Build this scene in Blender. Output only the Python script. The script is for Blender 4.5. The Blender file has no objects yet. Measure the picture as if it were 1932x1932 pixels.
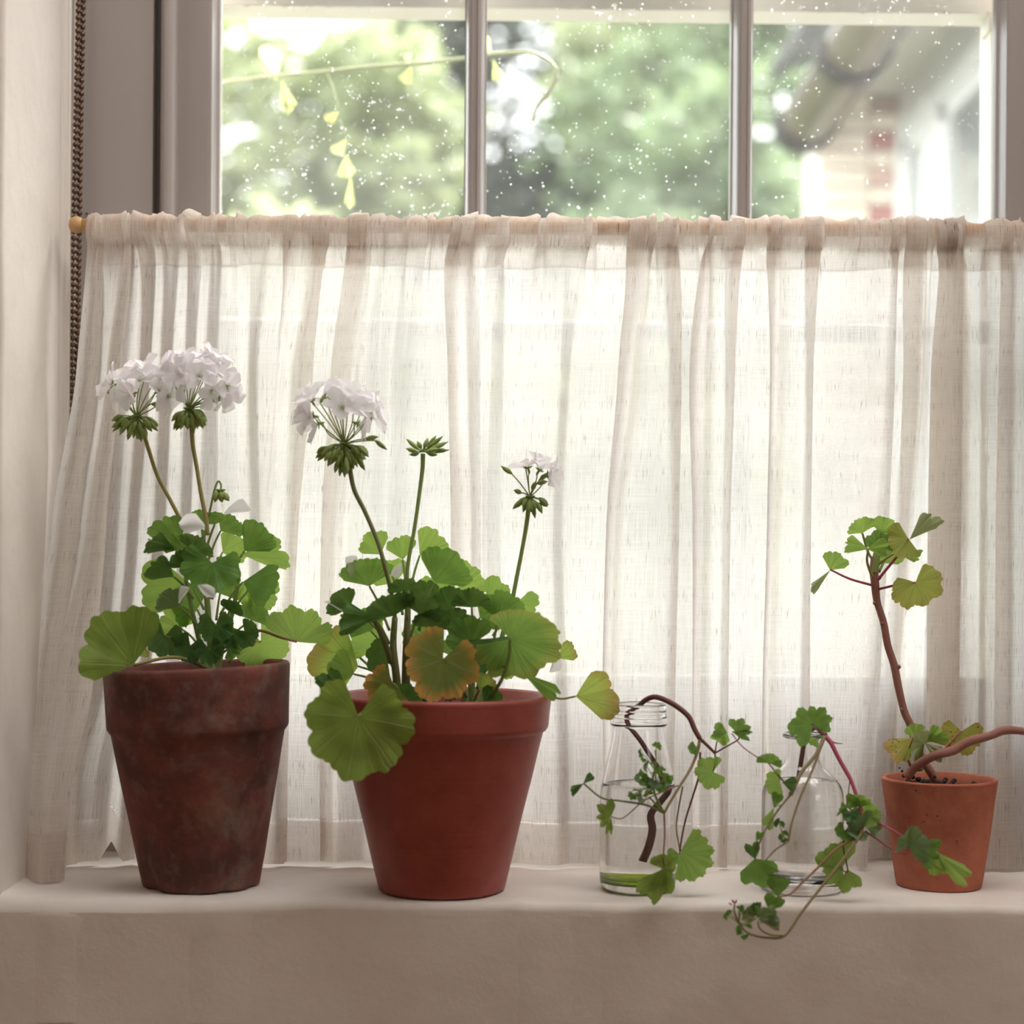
import bpy, math, random
from math import sin, cos, pi, radians as R
from mathutils import Vector, Matrix, noise

sc = bpy.context.scene
C = sc.collection
rnd = random.Random(7)

# ------------------------------------------------------------------ camera
F = 3400.0                     # focal length in pixels of the 1932 px frame
CZ = 0.9 + 0.292               # eye height (the sill is at 0.9 m)
ROLL = R(0.4)
cd = bpy.data.cameras.new('camera'); cam = bpy.data.objects.new('camera', cd); C.objects.link(cam)
cam.location = (0, 0, CZ); cam.rotation_euler = (R(90), -ROLL, 0)
cd.sensor_width = 36; cd.lens = F / 1932 * 36
cd.shift_y = (1060 - 966) / 1932
cd.clip_start = 0.05; cd.clip_end = 200
cd.dof.use_dof = True; cd.dof.focus_distance = 1.665; cd.dof.aperture_fstop = 3.0
sc.camera = cam

def P(px, py, d):
    """point at distance d (m) from the camera plane that the photo shows at px, py"""
    dx, dy = px - 966, py - 1060
    u = dx * cos(ROLL) + dy * sin(ROLL); v = -dx * sin(ROLL) + dy * cos(ROLL)
    return Vector((u / F * d, d, CZ - v / F * d))

# ------------------------------------------------------------------ world, lights, exposure
w = bpy.data.worlds.new('overcast_sky'); sc.world = w; w.use_nodes = True
nt = w.node_tree; nt.nodes.clear()
bg = nt.nodes.new('ShaderNodeBackground'); wo = nt.nodes.new('ShaderNodeOutputWorld')
bg.inputs[0].default_value = (0.94, 0.97, 1.0, 1); bg.inputs[1].default_value = 5.3
nt.links.new(bg.outputs[0], wo.inputs[0])

sd = bpy.data.lights.new('hazy_sun', 'SUN'); sun = bpy.data.objects.new('hazy_sun', sd); C.objects.link(sun)
sd.energy = 32.0; sd.angle = R(36); sd.color = (1.0, 0.965, 0.93)
sun.rotation_euler = Vector((-0.50, -0.50, -0.98)).to_track_quat('-Z', 'Y').to_euler()

# fill light added at right behind the camera, standing in for an unseen window
ad = bpy.data.lights.new('side_fill_light', 'AREA'); al = bpy.data.objects.new('side_fill_light', ad); C.objects.link(al)
ad.shape = 'RECTANGLE'; ad.size = 1.5; ad.size_y = 1.3; ad.energy = 13; ad.color = (1.0, 0.93, 0.88)
al.location = (2.35, -0.9, 1.55); al.rotation_euler = Vector((-1, 0.35, -0.05)).to_track_quat('-Z', 'Y').to_euler()

# fill light added under the ceiling near the window wall to brighten the sill
rd_ = bpy.data.lights.new('ceiling_fill_light', 'AREA'); rl = bpy.data.objects.new('ceiling_fill_light', rd_); C.objects.link(rl)
rd_.shape = 'RECTANGLE'; rd_.size = 1.5; rd_.size_y = 0.5; rd_.energy = 14; rd_.color = (1.0, 0.96, 0.92)
rl.location = (0.45, 1.20, 2.48)

vs = sc.view_settings
vs.view_transform = 'Standard'; vs.look = 'None'; vs.gamma = 1; vs.exposure = 0.0; vs.use_curve_mapping = False
cy = sc.cycles
cy.max_bounces = 14; cy.diffuse_bounces = 5; cy.glossy_bounces = 4; cy.transmission_bounces = 14
cy.transparent_max_bounces = 24; cy.caustics_reflective = False; cy.caustics_refractive = True
cy.sample_clamp_indirect = 6.0; cy.blur_glossy = 0.5
cy.use_denoising = True
cy.use_adaptive_sampling = True; cy.adaptive_threshold = 0.02

# ------------------------------------------------------------------ node helper
class M:
    def __init__(s, name):
        s.m = bpy.data.materials.new(name); s.m.use_nodes = True
        s.t = s.m.node_tree; s.t.nodes.clear()
        s.out = s.n('OutputMaterial')
    def n(s, typ, props=None, **inp):
        nd = s.t.nodes.new('ShaderNode' + typ)
        for k, v in (props or {}).items(): setattr(nd, k, v)
        for k, v in inp.items():
            key = int(k[1:]) if k[0] == 'i' and k[1:].isdigit() else k.replace('_', ' ')
            s.set(nd.inputs[key], v)
        return nd
    def set(s, sock, v):
        if hasattr(v, 'links') or hasattr(v, 'is_linked'): s.t.links.new(v, sock)
        elif hasattr(v, 'outputs'): s.t.links.new(v.outputs[0], sock)
        elif isinstance(v, (tuple, list)) and len(v) == 3 and sock.type == 'RGBA': sock.default_value = (*v, 1)
        else: sock.default_value = v
    def math(s, op, a, b=0.0, c=0.0, clamp=False):
        nd = s.n('Math', {'operation': op, 'use_clamp': clamp}); s.set(nd.inputs[0], a); s.set(nd.inputs[1], b); s.set(nd.inputs[2], c)
        return nd.outputs[0]
    def mix(s, f, a, b, blend='MIX'):
        nd = s.n('Mix', {'data_type': 'RGBA', 'blend_type': blend}); s.set(nd.inputs[0], f); s.set(nd.inputs[6], a); s.set(nd.inputs[7], b)
        return nd.outputs[2]
    def ramp(s, f, stops):
        nd = s.n('ValToRGB'); s.set(nd.inputs[0], f); e = nd.color_ramp.elements
        while len(e) < len(stops): e.new(0.5)
        for i, (p, c) in enumerate(stops):
            e[i].position = p; e[i].color = (c, c, c, 1) if isinstance(c, (int, float)) else (*c, 1)
        return nd.outputs[0]
    def coord(s, kind='Object'): return s.n('TexCoord').outputs[kind]
    def gen(s, scale, kind='Object'):
        mp = s.n('Mapping'); s.set(mp.inputs[0], s.coord(kind)); mp.inputs[3].default_value = scale if isinstance(scale, tuple) else (scale,) * 3
        return mp.outputs[0]
    def noise(s, scale, detail=4, rough=0.55, vec=None, kind='Object', dist=0.0):
        nd = s.n('TexNoise'); s.set(nd.inputs['Vector'], vec if vec is not None else s.coord(kind))
        nd.inputs['Scale'].default_value = scale; nd.inputs['Detail'].default_value = detail; nd.inputs['Roughness'].default_value = rough
        nd.inputs['Distortion'].default_value = dist
        return nd.outputs[0]
    def bump(s, h, strength, dist=0.001):
        nd = s.n('Bump', Strength=strength, Distance=dist); s.set(nd.inputs['Height'], h); return nd.outputs[0]
    def surf(s, sh): s.t.links.new(sh.outputs[0] if hasattr(sh, 'outputs') else sh, s.out.inputs[0]); return s.m
    def bsdf(s, color, rough=0.6, normal=None, spec=0.5, **kw):
        b = s.n('BsdfPrincipled'); s.set(b.inputs['Base Color'], color); s.set(b.inputs['Roughness'], rough)
        b.inputs['Specular IOR Level'].default_value = spec
        if normal is not None: s.set(b.inputs['Normal'], normal)
        for k, v in kw.items(): s.set(b.inputs[k.replace('_', ' ')], v)
        return b

# ------------------------------------------------------------------ materials
def mat_plaster():
    m = M('lime_plaster')
    n1 = m.noise(3.5, 5, 0.6); n2 = m.noise(34, 5, 0.6); n3 = m.noise(260, 3, 0.6)
    col = m.mix(m.ramp(n1, [(0.35, 0.0), (0.7, 1.0)]), (0.76, 0.70, 0.65), (0.84, 0.79, 0.74))
    col = m.mix(m.math('MULTIPLY', m.ramp(n2, [(0.5, 0.0), (0.75, 1.0)]), 0.22), col, (0.60, 0.54, 0.48))
    h = m.math('ADD', m.math('MULTIPLY', n2, 1.0), m.math('MULTIPLY', n3, 0.18))
    return m.surf(m.bsdf(col, 0.85, m.bump(h, 0.2, 0.004), spec=0.15))
def mat_paint(name, col, rough=0.45, grain=True, spec=0.4):
    m = M(name)
    n = m.noise(1.0, 3, 0.5, vec=m.gen((420, 420, 14)))
    c = m.mix(m.math('MULTIPLY', m.noise(9, 3), 0.35), col, tuple(x * 0.86 for x in col))
    return m.surf(m.bsdf(c, rough, m.bump(n, 0.12 if grain else 0.03, 0.0006), spec=spec))
def mat_simple(name, col, rough=0.6, var=0.15, scale=20, **kw):
    m = M(name)
    c = m.mix(m.math('MULTIPLY', m.noise(scale, 4), var * 2), col, tuple(x * 0.55 for x in col))
    return m.surf(m.bsdf(c, rough, m.bump(m.noise(scale * 4, 3), 0.15, 0.001), **kw))

def mat_linen(name, dense=0.0):
    m = M(name)
    uv = m.n('UVMap').outputs[0]
    def st(sx, sy, sc_=1.0, det=2, ro=0.5):
        mp = m.n('Mapping'); m.set(mp.inputs[0], uv); mp.inputs[3].default_value = (sx, sy, 1)
        return m.noise(sc_, det, ro, vec=mp.outputs[0])
    warp = st(1900, 22); weft = st(26, 1700)
    slubv = m.ramp(st(900, 34, det=1), [(0.66, 0.0), (0.76, 1.0)])
    slubh = m.ramp(st(40, 900, det=1), [(0.68, 0.0), (0.78, 1.0)])
    dark = m.ramp(st(1500, 60, det=0), [(0.73, 0.0), (0.78, 1.0)])
    sep = m.n('SeparateXYZ', i0=uv)
    gx = m.math('SINE', m.math('MULTIPLY', sep.outputs[0], 2 * pi / 0.00125))
    gy = m.math('SINE', m.math('MULTIPLY', sep.outputs[1], 2 * pi / 0.00125))
    grid = m.math('MULTIPLY', m.math('ADD', gx, gy), 0.035)
    big = m.noise(14, 2)
    t = m.math('ADD', m.math('MULTIPLY', warp, 0.70), m.math('MULTIPLY', weft, 0.38))     # ~0.62 mean
    t = m.math('ADD', t, grid)
    t = m.math('MULTIPLY_ADD', t, 1.25, -0.58)
    t = m.math('SUBTRACT', t, m.math('MULTIPLY', slubv, 0.30)); t = m.math('SUBTRACT', t, m.math('MULTIPLY', slubh, 0.22))
    t = m.math('MULTIPLY_ADD', big, 0.10, m.math('SUBTRACT', t, 0.05))
    t = m.math('SUBTRACT', t, dense)
    t = m.n('Clamp', i0=t); t.inputs[1].default_value = 0.03; t.inputs[2].default_value = 0.75; t = t.outputs[0]
    # cloth seen at a slant hides more of the gaps between its threads
    lw = m.n('LayerWeight'); lw.inputs[0].default_value = 0.5
    t = m.math('MULTIPLY', t, m.math('SUBTRACT', 1.0, m.math('MULTIPLY', m.math('POWER', lw.outputs['Facing'], 1.6), 0.7)))
    col = m.mix(m.math('MULTIPLY', dark, 0.75), (0.94, 0.91, 0.88), (0.34, 0.27, 0.22))
    col = m.mix(m.math('MULTIPLY', slubv, 0.18), col, (0.70, 0.62, 0.52))
    nb = m.bump(m.math('ADD', warp, weft), 0.35, 0.0006)
    dif = m.n('BsdfDiffuse', Color=col, Normal=nb)
    trl = m.n('BsdfTranslucent', Color=col, Normal=nb)
    s1 = m.n('MixShader', i0=0.86); m.set(s1.inputs[1], dif); m.set(s1.inputs[2], trl)
    tr = m.n('BsdfTransparent')
    s2 = m.n('MixShader', i0=t); m.set(s2.inputs[1], s1); m.set(s2.inputs[2], tr)
    return m.surf(s2)

def mat_terracotta(name, base, dark, lime, limeamt, speck, rough=0.75, spec=0.25, rings=0.0):
    m = M(name)
    n1 = m.noise(22, 6, 0.66, dist=0.15); n2 = m.noise(60, 5, 0.6); n3 = m.noise(13, 6, 0.66, dist=0.3)
    c = m.mix(m.ramp(n1, [(0.38, 0.0), (0.62, 1.0)]), base, dark)
    c = m.mix(m.math('MULTIPLY', m.ramp(n3, [(0.5, 0.0), (0.68, 1.0)]), limeamt), c, lime)
    c = m.mix(m.math('MULTIPLY', m.ramp(n2, [(0.55, 0.0), (0.72, 1.0)]), limeamt * 0.5), c, lime)
    vz = m.n('TexVoronoi', Scale=210.0); m.set(vz.inputs['Vector'], m.coord())
    sp = m.math('MULTIPLY', m.ramp(vz.outputs[0], [(0.12, 1.0), (0.22, 0.0)]), m.ramp(m.noise(38, 3), [(0.56, 0.0), (0.62, 1.0)]))
    c = m.mix(m.math('MULTIPLY', sp, speck), c, (0.02, 0.015, 0.012))
    ri = m.noise(1.0, 2, 0.5, vec=m.gen((3, 3, 260)))
    h = m.math('ADD', m.math('MULTIPLY', ri, rings), m.math('MULTIPLY', n2, 0.5))
    return m.surf(m.bsdf(c, rough, m.bump(h, 0.35, 0.0016), spec=spec))

def mat_leaf(name, c1, c2, vein, rim=None, rimamt=0.0, trans=0.45, spots=0.0, transcol=None, zone=0.0):
    m = M(name)
    rho = m.n('Attribute', {'attribute_name': 'rho'}).outputs['Fac']; phi = m.n('Attribute', {'attribute_name': 'phi'}).outputs['Fac']
    ran = m.n('ObjectInfo').outputs['Random']
    k = m.n('Attribute', {'attribute_name': 'nv'}).outputs['Fac']
    ang = m.math('ABSOLUTE', m.math('SINE', m.math('MULTIPLY', phi, k)))        # 0 on the main veins
    d = m.math('MULTIPLY', ang, m.math('ADD', rho, 0.03))
    v1 = m.ramp(d, [(0.0, 1.0), (0.075, 0.0)])
    ang2 = m.math('ABSOLUTE', m.math('SINE', m.math('ADD', m.math('MULTIPLY', phi, m.math('MULTIPLY', k, 3.0)), m.math('MULTIPLY', m.noise(60, 2), 2.2))))
    v2 = m.math('MULTIPLY', m.ramp(ang2, [(0.0, 1.0), (0.22, 0.0)]), m.ramp(rho, [(0.35, 0.0), (0.6, 0.55)]))
    vv = m.math('MAXIMUM', v1, v2)
    nz = m.noise(55, 4, 0.6)
    col = m.mix(m.ramp(m.math('ADD', m.math('MULTIPLY', nz, 0.7), m.math('MULTIPLY', ran, 0.4)), [(0.3, 0.0), (0.8, 1.0)]), c1, c2)
    if zone: col = m.mix(m.math('MULTIPLY', m.ramp(rho, [(0.3, 0.0), (0.48, 1.0), (0.62, 1.0), (0.78, 0.0)]), zone), col, tuple(x * 0.45 for x in c1))
    if rim:
        rr = m.math('ADD', rho, m.math('MULTIPLY', m.math('SUBTRACT', m.noise(38, 4), 0.5), 0.55))
        col = m.mix(m.math('MULTIPLY', m.ramp(rr, [(0.62, 0.0), (0.98, 1.0)]), rimamt), col, rim)
    if spots:
        vz = m.n('TexVoronoi', Scale=330.0); m.set(vz.inputs['Vector'], m.coord())
        sp = m.math('MULTIPLY', m.ramp(vz.outputs[0], [(0.22, 1.0), (0.34, 0.0)]), m.ramp(m.noise(90, 2), [(0.5, 0.0), (0.58, 1.0)]))
        col = m.mix(m.math('MULTIPLY', sp, spots), col, (0.03, 0.02, 0.01))
    col = m.mix(m.math('MULTIPLY', vv, 0.8), col, vein)
    nb = m.bump(m.math('SUBTRACT', m.math('MULTIPLY', nz, 0.8), vv), 0.7, 0.0016)
    b = m.bsdf(col, 0.42, nb, spec=0.35)
    tc = m.mix(1.0, col, transcol or (1.0, 1.0, 0.55), 'MULTIPLY')
    tc = m.mix(0.35, tc, transcol or (0.62, 0.85, 0.22))
    trl = m.n('BsdfTranslucent', Color=tc, Normal=nb)
    s = m.n('MixShader', i0=trans); m.set(s.inputs[1], b); m.set(s.inputs[2], trl)
    return m.surf(s)

def mat_petal():
    m = M('white_petal')
    c = m.mix(m.noise(120, 3), (0.93, 0.90, 0.94), (0.98, 0.965, 0.98))
    rho = m.n('Attribute', {'attribute_name': 'rho'}).outputs['Fac']
    c = m.mix(m.ramp(rho, [(0.0, 0.6), (0.25, 0.0)]), c, (0.62, 0.68, 0.36))
    b = m.n('BsdfDiffuse', Color=c); t = m.n('BsdfTranslucent', Color=c)
    s = m.n('MixShader', i0=0.62); m.set(s.inputs[1], b); m.set(s.inputs[2], t)
    return m.surf(s)

def mat_glass(name, col=(1, 1, 1), ior=1.45, rough=0.0):
    m = M(name)
    return m.surf(m.n('BsdfGlass', Color=col, IOR=ior, Roughness=rough))

def mat_pane():
    m = M('dusty_window_glass')
    lw = m.n('Fresnel', IOR=1.45)
    tr = m.n('BsdfTransparent', Color=(0.985, 0.995, 0.985)); gl = m.n('BsdfGlossy', Roughness=0.02)
    s = m.n('MixShader'); m.set(s.inputs[0], m.math('MULTIPLY', lw.outputs[0], 0.8)); m.set(s.inputs[1], tr); m.set(s.inputs[2], gl)
    vz = m.n('TexVoronoi', Scale=300.0, Randomness=1.0); m.set(vz.inputs['Vector'], m.coord())
    size = m.noise(150, 1)
    pt = m.math('LESS_THAN', vz.outputs[0], m.math('MULTIPLY', m.ramp(size, [(0.45, 0.0), (0.75, 1.0)]), 0.42))
    clump = m.ramp(m.noise(11, 4, 0.65), [(0.54, 0.0), (0.66, 1.0)])
    keep = m.math('GREATER_THAN', m.math('ADD', m.math('MULTIPLY', vz.outputs[1], 1.0), m.math('MULTIPLY', clump, 0.62)), 0.80)
    spk = m.math('MULTIPLY', pt, keep)
    smear = m.math('MULTIPLY', m.ramp(m.noise(6, 5, 0.6), [(0.35, 0.0), (0.8, 1.0)]), 0.05)
    film = m.math('ADD', smear, 0.02)
    f = m.math('MAXIMUM', m.math('MULTIPLY', spk, 0.75), film)
    t = m.n('BsdfTranslucent', Color=(0.95, 0.95, 0.93)); dd = m.n('BsdfDiffuse', Color=(0.9, 0.9, 0.88))
    sd_ = m.n('MixShader', i0=0.25); m.set(sd_.inputs[1], t); m.set(sd_.inputs[2], dd)
    s2 = m.n('MixShader', i0=f); m.set(s2.inputs[1], s); m.set(s2.inputs[2], sd_)
    return m.surf(s2)

def mat_foliage(name, c1, c2, trans=0.4):
    m = M(name)
    n = m.noise(1.3, 4, 0.6); n2 = m.noise(11, 3, 0.6)
    c = m.mix(m.ramp(m.math('ADD', m.math('MULTIPLY', n, 0.65), m.math('MULTIPLY', n2, 0.35)), [(0.36, 0.0), (0.64, 1.0)]), c1, c2)
    b = m.bsdf(c, 0.5, spec=0.4); t = m.n('BsdfTranslucent', Color=m.mix(0.4, c, (0.20, 0.24, 0.13)))
    s = m.n('MixShader', i0=trans); m.set(s.inputs[1], b); m.set(s.inputs[2], t)
    return m.surf(s)

MT = dict(
    plaster=mat_plaster(),
    white=mat_paint('white_trim_paint', (0.80, 0.75, 0.70), 0.5),
    greige=mat_paint('greige_frame_paint', (0.41, 0.365, 0.345), 0.32, spec=0.5),
    cream=mat_paint('cream_outer_paint', (0.82, 0.80, 0.70), 0.5),
    linen=mat_linen('natural_linen'), linen2=mat_linen('natural_linen_hem', 0.06),
    pane=mat_pane(),
    glass=mat_glass('clear_bottle_glass', (1, 1, 1), 1.46), water=mat_glass('still_water', (1, 1, 1), 1.333),
    drop=mat_glass('water_drop_glass', (1, 1, 1), 1.333),
    pot1=mat_terracotta('weathered_terracotta', (0.235, 0.080, 0.064), (0.115, 0.050, 0.042), (0.29, 0.225, 0.185), 0.62, 0.5),
    pot2=mat_terracotta('smooth_red_terracotta', (0.36, 0.075, 0.055), (0.29, 0.055, 0.042), (0.42, 0.19, 0.15), 0.12, 0.5, 0.42, 0.45, 0.5),
    pot3=mat_terracotta('orange_terracotta', (0.52, 0.185, 0.115), (0.40, 0.12, 0.075), (0.26, 0.10, 0.06), 0.30, 1.0, 0.85, 0.2, 0.4),
    soil=mat_simple('dark_soil', (0.045, 0.03, 0.022), 0.95, 0.3, 180),
    root=mat_simple('pale_rootlets', (0.42, 0.36, 0.28), 0.8),
    brass=None,
    wood=mat_simple('turned_beech', (0.62, 0.36, 0.16), 0.45, 0.2, 60),
    petal=mat_petal(),
)
b_ = M('aged_brass'); MT['brass'] = b_.surf(b_.bsdf(b_.mix(b_.noise(300, 3), (0.10, 0.055, 0.04), (0.24, 0.15, 0.09)), 0.30, Metallic=0.9))
LEAF = dict(
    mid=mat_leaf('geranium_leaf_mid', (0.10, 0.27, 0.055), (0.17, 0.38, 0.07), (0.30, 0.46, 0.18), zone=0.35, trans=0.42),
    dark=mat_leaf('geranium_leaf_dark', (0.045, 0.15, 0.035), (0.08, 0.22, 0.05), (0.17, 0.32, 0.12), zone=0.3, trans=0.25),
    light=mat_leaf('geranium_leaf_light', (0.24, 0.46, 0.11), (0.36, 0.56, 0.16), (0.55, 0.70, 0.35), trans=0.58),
    olive=mat_leaf('geranium_leaf_olive', (0.27, 0.40, 0.07), (0.19, 0.31, 0.055), (0.42, 0.50, 0.18), zone=0.5, trans=0.42),
    yellow=mat_leaf('geranium_leaf_turning', (0.20, 0.31, 0.06), (0.12, 0.22, 0.045), (0.40, 0.42, 0.15), rim=(0.70, 0.36, 0.10), rimamt=0.9, trans=0.45, transcol=(0.95, 0.75, 0.25)),
    redrim=mat_leaf('geranium_leaf_red_edge', (0.11, 0.30, 0.055), (0.18, 0.38, 0.08), (0.38, 0.55, 0.25), rim=(0.55, 0.25, 0.10), rimamt=0.35, trans=0.42, zone=0.2),
    brown=mat_leaf('leaf_browning_edge', (0.34, 0.50, 0.11), (0.50, 0.60, 0.18), (0.55, 0.66, 0.3), rim=(0.42, 0.17, 0.07), rimamt=0.8, trans=0.55),
    spot=mat_leaf('leaf_spotted_yellow', (0.42, 0.46, 0.10), (0.55, 0.45, 0.13), (0.62, 0.60, 0.3), rim=(0.50, 0.16, 0.08), rimamt=0.6, trans=0.5, spots=1.0),
    blush=mat_leaf('leaf_yellow_green_blush', (0.36, 0.44, 0.10), (0.50, 0.50, 0.16), (0.62, 0.62, 0.34), rim=(0.50, 0.20, 0.12), rimamt=0.35, trans=0.5),
    pale=mat_leaf('leaf_pale_grey_underside', (0.38, 0.46, 0.31), (0.46, 0.50, 0.36), (0.55, 0.42, 0.38), trans=0.3),
    blue=mat_leaf('leaf_bluish_top', (0.17, 0.30, 0.17), (0.26, 0.40, 0.24), (0.40, 0.50, 0.36), trans=0.25),
)
def mat_stem(name, c1, c2, rough=0.5, tr=0.0):
    m = M(name); c = m.mix(m.noise(70, 4), c1, c2)
    return m.surf(m.bsdf(c, rough, m.bump(m.noise(300, 3), 0.25, 0.001), spec=0.35))
STEM = dict(
    green=mat_stem('green_stem', (0.22, 0.34, 0.08), (0.32, 0.42, 0.14)), olive=mat_stem('ochre_stem', (0.30, 0.31, 0.08), (0.42, 0.33, 0.14)),
    dk=mat_stem('dark_green_stem', (0.16, 0.20, 0.07), (0.26, 0.24, 0.11)),
    brown=mat_stem('brown_woody_stem', (0.42, 0.20, 0.16), (0.28, 0.13, 0.105), 0.75), plum=mat_stem('plum_vine_stem', (0.13, 0.055, 0.06), (0.22, 0.09, 0.07)),
    pink=mat_stem('pink_petiole', (0.48, 0.07, 0.17), (0.40, 0.10, 0.12)), red=mat_stem('reddish_vine', (0.28, 0.12, 0.08), (0.36, 0.20, 0.10)),
    vine=mat_stem('olive_vine', (0.26, 0.20, 0.09), (0.33, 0.28, 0.14)), bud=mat_stem('green_bud', (0.22, 0.34, 0.08), (0.36, 0.46, 0.15)),
    budtip=mat_stem('green_bud_red_tip', (0.16, 0.20, 0.05), (0.28, 0.30, 0.12)),
)

# ------------------------------------------------------------------ mesh helpers
def mesh(name, verts, faces, mat, parent=None, smooth=True, uv=None, attrs=None, kind=None):
    me = bpy.data.meshes.new(name); me.from_pydata([tuple(v) for v in verts], [], faces)
    if uv:
        l = me.uv_layers.new(name='UVMap'); vi = [0] * len(me.loops); me.loops.foreach_get('vertex_index', vi)
        l.data.foreach_set('uv', [c for i in vi for c in uv[i]])
    for k, vals in (attrs or {}).items():
        a = me.attributes.new(k, 'FLOAT', 'POINT'); a.data.foreach_set('value', vals)
    if smooth: me.polygons.foreach_set('use_smooth', [True] * len(me.polygons))
    me.materials.append(mat); me.update()
    o = bpy.data.objects.new(name, me); C.objects.link(o)
    if parent: o.parent = parent
    if kind: o['kind'] = kind
    return o
def empty(name, loc, label=None, cat=None, group=None, kind=None):
    o = bpy.data.objects.new(name, None); C.objects.link(o); o.location = loc; o.empty_display_size = 0.02
    if label: o['label'] = label
    if cat: o['category'] = cat
    if group: o['group'] = group
    if kind: o['kind'] = kind
    return o
def tag(o, label, cat=None, group=None):
    o['label'] = label
    if cat: o['category'] = cat
    if group: o['group'] = group
    return o
def adopt(o, parent):
    """parent o (mesh built in world coordinates) keeping its place"""
    o.parent = parent
    p = Vector((0, 0, 0)); q = parent
    while q: p += q.location; q = q.parent
    o.location = -p
    return o
class MB:
    def __init__(s): s.v = []; s.f = []
    def add(s, v, f): n = len(s.v); s.v += [Vector(x) for x in v]; s.f += [tuple(i + n for i in t) for t in f]; return s
    def box(s, x0, x1, y0, y1, z0, z1):
        return s.add([(x0, y0, z0), (x1, y0, z0), (x1, y1, z0), (x0, y1, z0), (x0, y0, z1), (x1, y0, z1), (x1, y1, z1), (x0, y1, z1)],
              [(0, 3, 2, 1), (4, 5, 6, 7), (0, 1, 5, 4), (1, 2, 6, 5), (2, 3, 7, 6), (3, 0, 4, 7)])
    def tube(s, pts, rad, sides=8, cap=True):
        v, f = tube_geo(pts, rad, sides, cap); return s.add(v, f)
    def prism(s, prof, z0, z1, axis='z'):
        """extrude a closed profile (list of (a,b)) along an axis"""
        n = len(prof)
        def mk(a, b, t): return (a, b, t) if axis == 'z' else (t, a, b)
        v = [mk(a, b, z0) for a, b in prof] + [mk(a, b, z1) for a, b in prof]
        f = [(i, (i + 1) % n, n + (i + 1) % n, n + i) for i in range(n)] + [tuple(range(n - 1, -1, -1)), tuple(range(n, 2 * n))]
        return s.add(v, f)
    def obj(s, name, mat, parent=None, smooth=False, bevel=0, **k):
        o = mesh(name, s.v, s.f, mat, None, smooth, **k)
        if parent: adopt(o, parent)
        if bevel:
            b = o.modifiers.new('bevel', 'BEVEL'); b.width = bevel; b.segments = 2; b.limit_method = 'ANGLE'
        return o

def crom(pts, n):
    """Catmull-Rom through pts (tuples/Vectors), n samples per span"""
    pts = [Vector(p) for p in pts]
    if len(pts) == 2: return [pts[0].lerp(pts[1], i / n) for i in range(n + 1)]
    out = []
    for i in range(len(pts) - 1):
        p0 = pts[i - 1] if i else pts[0] * 2 - pts[1]; p1 = pts[i]; p2 = pts[i + 1]
        p3 = pts[i + 2] if i + 2 < len(pts) else pts[-1] * 2 - pts[-2]
        for k in range(n):
            t = k / n
            out.append(0.5 * ((2 * p1) + (p2 - p0) * t + (2 * p0 - 5 * p1 + 4 * p2 - p3) * t * t + (3 * p1 - p0 - 3 * p2 + p3) * t ** 3))
    out.append(pts[-1]); return out
def tube_geo(pts, rad, sides=8, cap=True):
    n = len(pts); v = []; f = []
    if not isinstance(rad, (list, tuple)): rad = [rad, rad]
    def rr(t):
        x = t * (len(rad) - 1); i = min(int(x), len(rad) - 2); return rad[i] + (rad[i + 1] - rad[i]) * (x - i)
    up = None
    for i, p in enumerate(pts):
        t = (pts[min(i + 1, n - 1)] - pts[max(i - 1, 0)]).normalized()
        if up is None:
            up = t.orthogonal().normalized()
        else:
            up = (up - t * up.dot(t)).normalized()
        b = t.cross(up); r = rr(i / (n - 1))
        for k in range(sides):
            a = 2 * pi * k / sides; v.append(p + (up * cos(a) + b * sin(a)) * r)
    for i in range(n - 1):
        for k in range(sides):
            a = i * sides + k; b_2 = i * sides + (k + 1) % sides
            f.append((a, b_2, b_2 + sides, a + sides))
    if cap: f.append(tuple(range(sides - 1, -1, -1))); f.append(tuple(range((n - 1) * sides, n * sides)))
    return v, f
def tube(name, pts, rad, mat, parent, n=8, sides=8):
    v, f = tube_geo(crom(pts, n), rad, sides)
    o = mesh(name, v, f, mat); return adopt(o, parent) if parent else o
def lathe(prof, cx, cy, cz, seg=96, warp=None):
    """closed-ended lathe of (r,z) points; r==0 points become poles"""
    v = []; f = []; rings = []
    for r, z in prof:
        if r < 1e-7: rings.append([len(v)]); v.append(Vector((cx, cy, cz + z)))
        else:
            rings.append(list(range(len(v), len(v) + seg)))
            for k in range(seg):
                a = 2 * pi * k / seg; v.append(Vector((cx + r * cos(a), cy + r * sin(a), cz + z)))
    for A, B in zip(rings, rings[1:]):
        for k in range(seg):
            k2 = (k + 1) % seg
            if len(A) == 1 and len(B) == 1: continue
            if len(A) == 1: f.append((A[0], B[k2], B[k]))
            elif len(B) == 1: f.append((A[k], A[k2], B[0]))
            else: f.append((A[k], A[k2], B[k2], B[k]))
    if warp: v = [warp(x) for x in v]
    return v, f
def smooth_prof(pts, n=3):
    return [(max(0.0, p.x), p.y) for p in crom([(a, b, 0) for a, b in pts], n)]

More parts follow.
